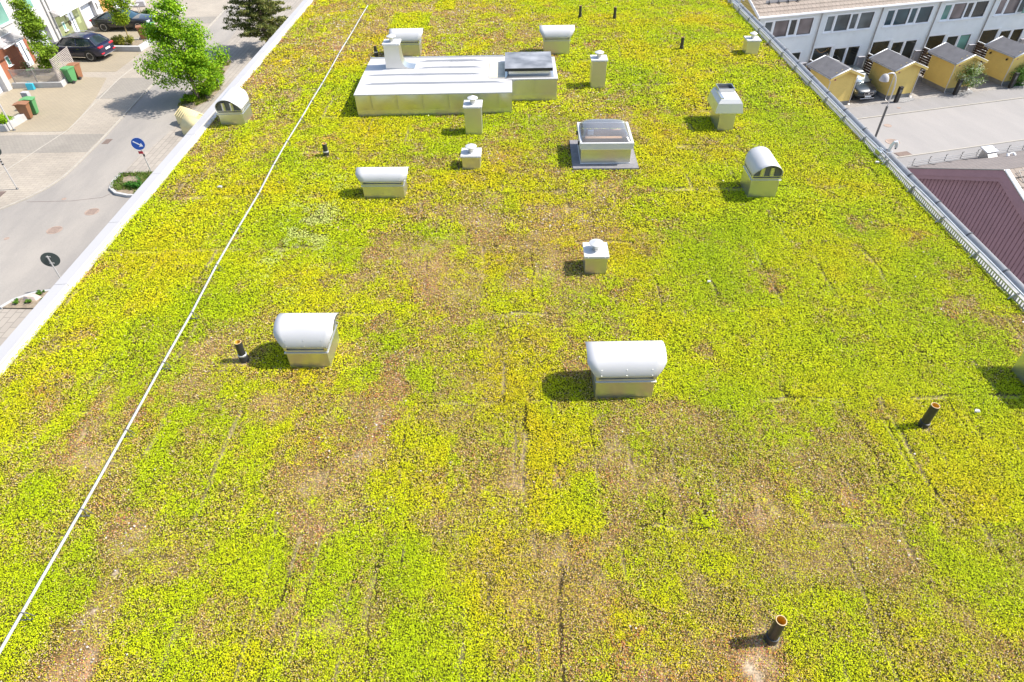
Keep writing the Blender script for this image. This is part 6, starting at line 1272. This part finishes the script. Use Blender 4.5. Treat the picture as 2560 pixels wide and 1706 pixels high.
# ---- yellow sheds
def shed():
    t = rthing('storage_shed', 0, 0, 'x', 'shed', 'yellow board storage sheds'); w0, w1, d, he, ha = -0.1, 1.78, 2.2, 2.13, 2.50; um = (w0 + w1) / 2
    MB().box(w0 - 0.012, w1 + 0.012, -0.012, d + 0.012, -0.02, 0.30).build('plinth', 'concrete_dark', t)
    mb = MB(); z = 0.31; b = 0.135
    def top(u): return he + (ha - he) * (1 - abs(u - um) / ((w1 - w0) / 2))
    while z < ha:
        zt = z + b - 0.004
        if zt <= he:
            for v0, s in ((0.0, -1), (d, 1)): mb.add([(w0, v0 - s * -0.014, z), (w1, v0 - s * -0.014, z), (w1, v0, zt), (w0, v0, zt)] if s == -1 else [(w0, v0 + 0.014, z), (w1, v0 + 0.014, z), (w1, v0, zt), (w0, v0, zt)], [(0, 1, 2, 3)])
            mb.add([(w0 - 0.014, 0, z), (w0 - 0.014, d, z), (w0, d, zt), (w0, 0, zt)], [(0, 1, 2, 3)]).add([(w1 + 0.014, 0, z), (w1 + 0.014, d, z), (w1, d, zt), (w1, 0, zt)], [(0, 1, 2, 3)])
        z += b
    z = 0.31
    mb2 = MB().extr([(w0, 0.30), (w1, 0.30), (w1, he), (um, ha), (w0, he)], 'y', 0.001, d - 0.001)
    core = mb2.build('wall', 'yellow', t, smooth=False)
    # lapped boards drawn as thin proud strips
    mb = MB(); z = 0.31
    while z < ha - 0.05:
        if z > he: hw = (w1 - w0) / 2 * (ha - z) / (ha - he); ua, ub = um - hw + 0.02, um + hw - 0.02
        else: ua, ub = w0 + 0.1, w1 - 0.1
        mb.box(ua, ub, -0.010, 0.0005, z, z + b - 0.016)
        if z < he - 0.12: mb.box(w0 - 0.010, w0 + 0.0005, 0.1, d - 0.1, z, z + b - 0.016); mb.box(w1 - 0.0005, w1 + 0.010, 0.1, d - 0.1, z, z + b - 0.016)
        z += b
    mb.build('cladding_boards', 'yellow', core, smooth=False)
    mb = MB()
    for u in (w0, w1):
        for v in (0.0, d): mb.box(u - 0.022 if u == w0 else u - 0.09, u + 0.09 if u == w0 else u + 0.022, v - 0.022 if v == 0 else v - 0.09, v + 0.09 if v == 0 else v + 0.022, 0.31, he - 0.02)
    mb.build('corner_board', 'yellow', core, smooth=False)
    sl = (ha - he) / ((w1 - w0) / 2); e = 0.30; f, bk = -0.30, d + 0.22
    mb = MB()
    for s in (-1, 1):
        u_e = um + s * ((w1 - w0) / 2 + e); z_e = he - e * sl
        mb.add([(um, f, ha + 0.03), (u_e, f, z_e + 0.03), (u_e, bk, z_e + 0.03), (um, bk, ha + 0.03), (um, f, ha + 0.065), (u_e, f, z_e + 0.065), (u_e, bk, z_e + 0.065), (um, bk, ha + 0.065)],
               [(0, 1, 2, 3), (4, 7, 6, 5), (0, 4, 5, 1), (1, 5, 6, 2), (2, 6, 7, 3)])
    rf = mb.build('roof', 'felt_dark', t, smooth=False)
    mb = MB(); m3 = MB()
    for s in (-1, 1):
        u_e = um + s * ((w1 - w0) / 2 + e + 0.02); z_e = he - (e + .02) * sl
        for v in (f, bk):
            o = -0.022 if v == f else 0.002
            m3.add([(um, v + o, ha - 0.10), (u_e, v + o, z_e - 0.10), (u_e, v + o, z_e + 0.05), (um, v + o, ha + 0.05), (um, v + o + 0.02, ha - 0.10), (u_e, v + o + 0.02, z_e - 0.10), (u_e, v + o + 0.02, z_e + 0.05), (um, v + o + 0.02, ha + 0.05)], [(0, 1, 2, 3), (7, 6, 5, 4), (0, 4, 5, 1), (1, 5, 6, 2)])
            mb.add([(um, v - 0.03, ha + 0.078), (u_e, v - 0.03, z_e + 0.078), (u_e, v + 0.05, z_e + 0.078), (um, v + 0.05, ha + 0.078), (um, v - 0.03, ha + 0.051), (u_e, v - 0.03, z_e + 0.051)], [(0, 1, 2, 3), (4, 5, 1, 0)])
    m3.build('barge_board', 'yellow', t, smooth=False); mb.build('verge_flashing', 'white', rf, solid=0.006)
    for s, u in ((-1, w0 - e), (1, w1 + e)):
        z_e = he - e * sl; g = MB().tube([(u + s * 0.02, f + 0.02, z_e + 0.01), (u + s * 0.02, bk - 0.02, z_e + 0.01)], 0.035, 8).build('eaves_gutter', 'gutter', t)
        MB().tube([(u + s * 0.01, f + 0.08, z_e - 0.02), (u + s * 0.0, f + 0.10, z_e - 0.10), (u - s * (e - 0.06), -0.05, z_e - 0.22), (u - s * (e - 0.05), -0.05, 0.12), (u - s * (e - 0.05), -0.14, 0.04)], 0.026, 8).build('downpipe', 'steel', t)
    MB().lathe([(0, 0), (0.065, 0), (0.065, 0.006), (0, 0.006)], n=18).xf(Matrix.Translation((w0 + 0.30, -0.016, 1.84)) @ Matrix.Rotation(PI / 2, 4, 'X')).build('round_plaque', 'red_tag_dull', t)
    return t
M['red_tag_dull'] = mat('dull_red_plaque', (0.40, 0.12, 0.12), rough=0.6)
s0 = shed()
SL = ['yellow shed half hidden by our gutter, left of the parked car', 'yellow shed between the parked car and the street lamp side driveway', 'yellow shed with the white flowering shrub at its front', 'yellow shed at the right edge with dark spotlights on its left wall', 'yellow shed beyond the right edge of the photo']
sheds = []
for k, u in enumerate((-4.85, 0.0, 4.74, 9.48, 14.2)):
    o = s0 if k == 1 else copy_tree(s0); o.location = W(u, 0, 0.0); o['label'] = SL[k]; sheds.append(o)
for v in (0.45, 1.9): MB().box(-0.22, -0.115, v - 0.04, v + 0.04, 1.62, 1.74).build('spotlight', 'black', sheds[3], bevel=0.01)
# ---- posts with boxes, shrubs, lamp
def bollard():
    t = rthing('charging_post', 0, 0, 'x', 'post', 'black posts beside the driveways')
    MB().box(-0.13, 0.13, -0.10, 0.10, 0.0, 1.02).build('post_body', 'black', t, bevel=0.012); MB().box(-0.135, 0.135, -0.105, 0.105, 1.0, 1.05).build('post_cap', 'black', t, bevel=0.01)
    MB().box(-0.09, 0.09, -0.106, -0.101, 0.62, 0.86).build('front_plate', 'darksteel', t); MB().box(0.101 + .03, 0.137, -0.06, 0.06, 0.70, 0.80).build('side_plate', 'steel', t); return t
b0 = bollard(); BL = ['black post beside the street lamp at the second yellow shed', 'black post in front of the white flowering shrub', 'black post at the right edge in front of a green shrub']
for k, (u, v) in enumerate(((0.30, -0.55), (5.05, -0.52), (9.62, -0.55))):
    o = b0 if k == 0 else copy_tree(b0); o.location = W(u, v, 0.03); o['label'] = BL[k]
p = W(5.95, -0.28, 0.03); bush('flowering_shrub', 'white flowering shrub in front of the third yellow shed', p, 0.95, 0.6, 2.15, 4200, 0.085, [(0.05, 0.11, 0.015), (0.12, 0.2, 0.03), (0.22, 0.30, 0.08), (0.62, 0.64, 0.5)], seed=81, rz=ANG, gap=0.36)
p = W(10.5, -0.25, 0.03); bush('flowering_shrub', 'green shrub with few flowers at the right edge by the fourth shed', p, 1.1, 0.6, 1.9, 3600, 0.085, [(0.04, 0.11, 0.015), (0.10, 0.22, 0.03), (0.2, 0.34, 0.07)], seed=82, rz=ANG, gap=0.38)
p = W(10.4, -0.35, 0.03); bush('ground_plant', 'flat spreading plant at the foot of the right edge shrub', p, 1.3, 0.5, 0.18, 900, 0.06, [(0.04, 0.13, 0.03), (0.12, 0.26, 0.07)], cat='plant', seed=83, rz=ANG)
t = thing('street_lamp', (20.70, 34.35, GR + 0.015), 0, 'tall grey street lamp with a curved neck and hanging pale shade', 'street lamp')
MB().tube([(0, 0, 0), (0, 0, 3.2)], 0.06, 12).build('lower_pole', 'darksteel', t)
arc = [(0, 0, 3.19), (0, 0, 4.05)] + [(-0.42 + 0.42 * math.cos(a), 0.0, 4.05 + 0.95 * math.sin(a)) for a in [PI / 2 * q / 8 for q in range(1, 9)]] + [(-0.58, 0, 4.97), (-0.68, 0, 4.90)]
ar = MB().tube(arc, 0.036, 10).build('curved_neck', 'steel', t)
MB().lathe([(0.0, 4.96), (0.06, 4.95), (0.14, 4.90), (0.20, 4.80), (0.235, 4.66), (0.24, 4.60), (0.22, 4.60), (0.0, 4.63)], c=(-0.72, 0), n=26).build('lamp_shade', 'cap_white', t)
# ---- car at the sheds
st = [(-2.2, 0.62, 0.48, 0.80), (-2.18, 0.82, 0.36, 0.98), (-1.9, 0.90, 0.27, 1.03), (-1.1, 0.92, 0.25, 1.02), (0, 0.92, 0.24, 1.00), (0.9, 0.92, 0.25, 0.99), (1.5, 0.90, 0.27, 0.96), (1.95, 0.83, 0.33, 0.86), (2.18, 0.62, 0.44, 0.70)]
cb = [(1.0, 0.80, 0.68, 0.98, 1.02), (0.35, 0.83, 0.65, 1.0, 1.50), (-0.3, 0.84, 0.64, 1.01, 1.58), (-1.1, 0.83, 0.63, 1.02, 1.54), (-1.95, 0.80, 0.64, 1.03, 1.12)]
t, hw = car('parked_car', W(-1.52, 2.02, 0.0195), ANG + R_(-93.5), 'dark slate car with a silver windscreen shade, parked between two yellow sheds', 'slate', 4.4, 1.85, 1.58, st, cb, (1.35, -1.30), wr=0.35)
for o_ in t.children:
    pass
t.scale = (0.93, 0.93, 0.93)
MB().add([(0.99, -0.74, 1.045), (0.99, 0.74, 1.045), (0.42, 0.62, 1.47), (0.42, -0.62, 1.47)], [(0, 1, 2, 3)]).build('windscreen_shade', 'sunshade', t, solid=0.01)
for s in (-1, 1): MB().add([(1.62, s * 0.83, 0.84), (1.98, s * 0.66, 0.80), (2.10, s * 0.60, 0.70), (1.80, s * 0.86, 0.72)], [(0, 1, 2, 3)]).build('headlight', 'lampglass', t, solid=0.03)
g_ = MB().box(2.05, 2.215, -0.36, 0.36, 0.56, 0.74).build('grille', 'black', t, bevel=0.02)
mb = MB().box(2.21, 2.228, -0.37, 0.37, 0.735, 0.755).box(2.21, 2.228, -0.37, 0.37, 0.545, 0.565).box(2.21, 2.228, -0.37, -0.35, 0.565, 0.735).box(2.21, 2.228, 0.35, 0.37, 0.565, 0.735)
mb.add([(2.222, -0.33, 0.575), (2.222, -0.29, 0.575), (2.222, 0.33, 0.725), (2.222, 0.29, 0.725)], [(0, 1, 2, 3)]); mb.build('grille_surround', 'chrome', g_, smooth=False)
MB().lathe([(0, 0), (0.055, 0), (0.055, 0.012), (0, 0.012)], n=16).xf(Matrix.Translation((2.222, 0, 0.65)) @ Matrix.Rotation(PI / 2, 4, 'Y')).build('badge', 'chrome', g_)
MB().box(2.20, 2.235, -0.24, 0.24, 0.40, 0.50).build('number_plate', 'plate', t); MB().box(2.12, 2.215, -0.55, 0.55, 0.285, 0.325).build('lower_trim', 'chrome', t, bevel=0.01)

# ---- plum house below the gutter
PE = Vector((15.009, 22.169, GR)); PZ = Matrix.Translation(PE) @ Matrix.Rotation(R_(13.5), 4, 'Z')      # local x = ridge direction, -y = toward us
t = thing('plum_house', PE, R_(13.5), 'plum coloured boarded house with a taupe shingle roof just beyond our gutter', 'house')
he, hr_, wd, LN = 5.80, 7.50, 3.62, 16.0
MB().extr([(-0.25, 0), (-0.25, he - 0.10), (-wd, hr_ - 0.16), (-2 * wd + 0.25, he - 0.10), (-2 * wd + 0.25, 0)], 'x', 0.2, LN).build('wall', 'purple', t, smooth=False)
wl_ = t.children[-1] if t.children else None
mb = MB(); q = -0.32
while q > -2 * wd + 0.3:
    zt = hr_ - 0.17 - abs(q + wd) * (1.70 / wd); mb.box(0.188, 0.1995, q - 0.010, q + 0.010, 0.3, zt - 0.02); q -= 0.148
mb.build('board_groove', 'groove', t, smooth=False)
mb = MB(); sl = (hr_ - he) / wd
def verge(mb, x0, x1, o0, o1, dz=0.0):
    for s in (1, -1):
        ye = -wd + s * (wd + 0.12); ze = he - 0.12 * sl
        mb.add([(x0, -wd, hr_ + o0), (x1, -wd, hr_ + o0), (x1, -wd, hr_ + o1), (x0, -wd, hr_ + o1), (x0, ye, ze + o0), (x1, ye, ze + o0), (x1, ye, ze + o1), (x0, ye, ze + o1)],
               [(3, 7, 4, 0), (1, 5, 6, 2), (0, 4, 5, 1), (2, 6, 7, 3), (4, 7, 6, 5)])
verge(mb, -0.06, -0.02, -0.26, 0.0); vb = mb.build('verge_board', 'purple_trim', t, smooth=False)
mb = MB(); verge(mb, -0.02, 0.185, -0.40, -0.262); mb.build('verge_soffit_board', 'purple_trim', t, smooth=False)
mb = MB(); verge(mb, -0.085, -0.02, 0.003, 0.03)
mb.build('verge_flashing', 'darksteel', vb, smooth=False)
mb = MB(); ys = -2 * wd - 0.12; ze = he - 0.12 * sl
mb.add([(-0.10, -wd - 0.05, hr_ + 0.05), (0.06, -wd - 0.05, hr_ + 0.05), (0.06, ys, ze + 0.05), (-0.10, ys, ze + 0.05), (-0.10, -wd - 0.05, hr_ + 0.032), (-0.10, ys, ze + 0.032)], [(0, 3, 2, 1), (4, 5, 3, 0)])
mb.build('verge_cap', 'white', vb, solid=0.006)
mb = MB().add([(-0.02, -wd, hr_ + 0.02), (-0.02, 0.12, he - 0.12 * sl + 0.02), (LN, 0.12, he - 0.12 * sl + 0.02), (LN, -wd, hr_ + 0.02), (-0.02, 0.12, he - 0.2), (LN, 0.12, he - 0.2)], [(0, 1, 2, 3), (1, 4, 5, 2)])
mb.build('shingle_roof', 'shingle', t, smooth=False)
mb = MB(); nC = 11
for c in range(nC):
    a0, a1 = c / nC, (c + 1) / nC; y0_, y1_ = ys + (-wd - ys) * a0, ys + (-wd - ys) * a1; z0_, z1_ = ze + (hr_ - ze) * a0, ze + (hr_ - ze) * a1
    mb.add([(0.05, y0_, z0_ + 0.05), (LN, y0_, z0_ + 0.05), (LN, y1_, z1_ + 0.012), (0.05, y1_, z1_ + 0.012), (0.05, y0_, z0_), (LN, y0_, z0_)], [(0, 1, 2, 3), (4, 5, 1, 0)])
tr = mb.build('tiled_roof', 'tiles', t, smooth=False)
mb = MB()
for k in range(12): mb.tube([(0.3 + 0.42 * k, -wd - 0.55, hr_ - 0.55 * sl + 0.05), (0.3 + 0.42 * k, -wd - 0.2, hr_ - 0.2 * sl + 0.13), (0.55 + 0.42 * k, -wd - 0.2, hr_ - 0.2 * sl + 0.13)], 0.012, 5)
mb.build('roof_step', 'darksteel', tr)
# snow rail along the eave, three pipes on brackets
ra = thing('snow_rail', PZ @ Vector((0, 0, 0)), R_(13.5), 'three thin steel pipes on dark brackets along the eave of the plum house', 'snow rail')
for q in range(3): MB().tube([(0.02, 0.02 - 0.0, he + 0.06 + 0.085 * q), (LN - 0.1, 0.02, he + 0.06 + 0.085 * q)], 0.011, 6).build('rail', 'gutter', ra)
for k in range(22):
    x = 0.25 + 0.72 * k; MB().tube([(x, -0.30, he + 0.16), (x, -0.12, he + 0.10), (x, 0.045, he + 0.06), (x, 0.05, he + 0.32), (x, 0.0, he + 0.35)], 0.014, 5).build('bracket', 'darksteel', ra)
# roof duct, lamp bracket and debris on the shingles
def on_roof(x, d, up=0.02):      # d = distance down from ridge measured horizontally
    return PZ @ Vector((x, -wd + d, hr_ - d * sl + up))
du = on_roof(3.25, 3.28, 0.0); t = thing('roof_duct', du, R_(13.5), 'small grey sheet metal duct at the eave of the plum house', 'roof vent')
MB().extr([(-0.35, 0.10), (0.32, -0.25), (0.28, 0.42), (-0.05, 0.36)], 'x', -0.28, 0.28).build('duct_body', 'gutter', t, smooth=False)
MB().extr([(-0.14, 0.33), (0.38, 0.43), (0.38, 0.50), (-0.14, 0.40)], 'x', -0.36, 0.36).build('duct_cap', 'gutter_lip', t, smooth=False, bevel=0.005)
t.scale = (0.72, 0.72, 0.72)
cp = on_roof(3.70, 2.85); t = thing('twin_roof_fitting', cp, R_(10), 'small white twin-ended fitting in front of the grey roof duct', 'fitting')
MB().tube([(-0.13, 0, 0.08), (0.13, 0, 0.12)], 0.022, 6).build('cross_bar', 'white', t)
for s in (-1, 1): MB().tube([(s * 0.13, 0, 0.10), (s * 0.15, -0.09, 0.03)], 0.045, 8).build('end_cup', 'white', t)
cp = on_roof(3.5, 1.9); t = thing('roof_stub', cp, R_(20), 'small black scrap lying on the taupe shingles of the plum house', 'debris')
MB().tube([(-0.2, 0, 0.02), (0, 0.03, 0.06), (0.17, 0.0, 0.05)], [0.03, 0.05, 0.03], 6).build('scrap', 'black', t)
MB().box(-0.06, 0.1, 0.03, 0.07, 0.03, 0.10).build('scrap_edge', 'black', t)
# pebble-like white flecks lying on the sedum
for i, (x, y, s, lb) in enumerate([(-6.65, 13.05, 0.05, 'small white scrap lying on the sedum right of the parapet'), (6.62, 6.02, 0.04, 'small white scrap lying on the sedum near the vent cut by the right edge'), (8.52, 13.7, 0.05, 'white scrap beside the gutter below the bent steel pipe'), (3.53, 9.2, 0.035, 'white stone on the sedum right of the lone low flue')]):
    o = MB().prism([(-s, -s * .5), (s * .8, -s * .7), (s, s * .4), (-s * .4, s * .6)], 0, s * 0.6).build('white_scrap', 'scrap', smooth=False); o.location = (x, y, 0.05); tag(o, lb, 'scrap')
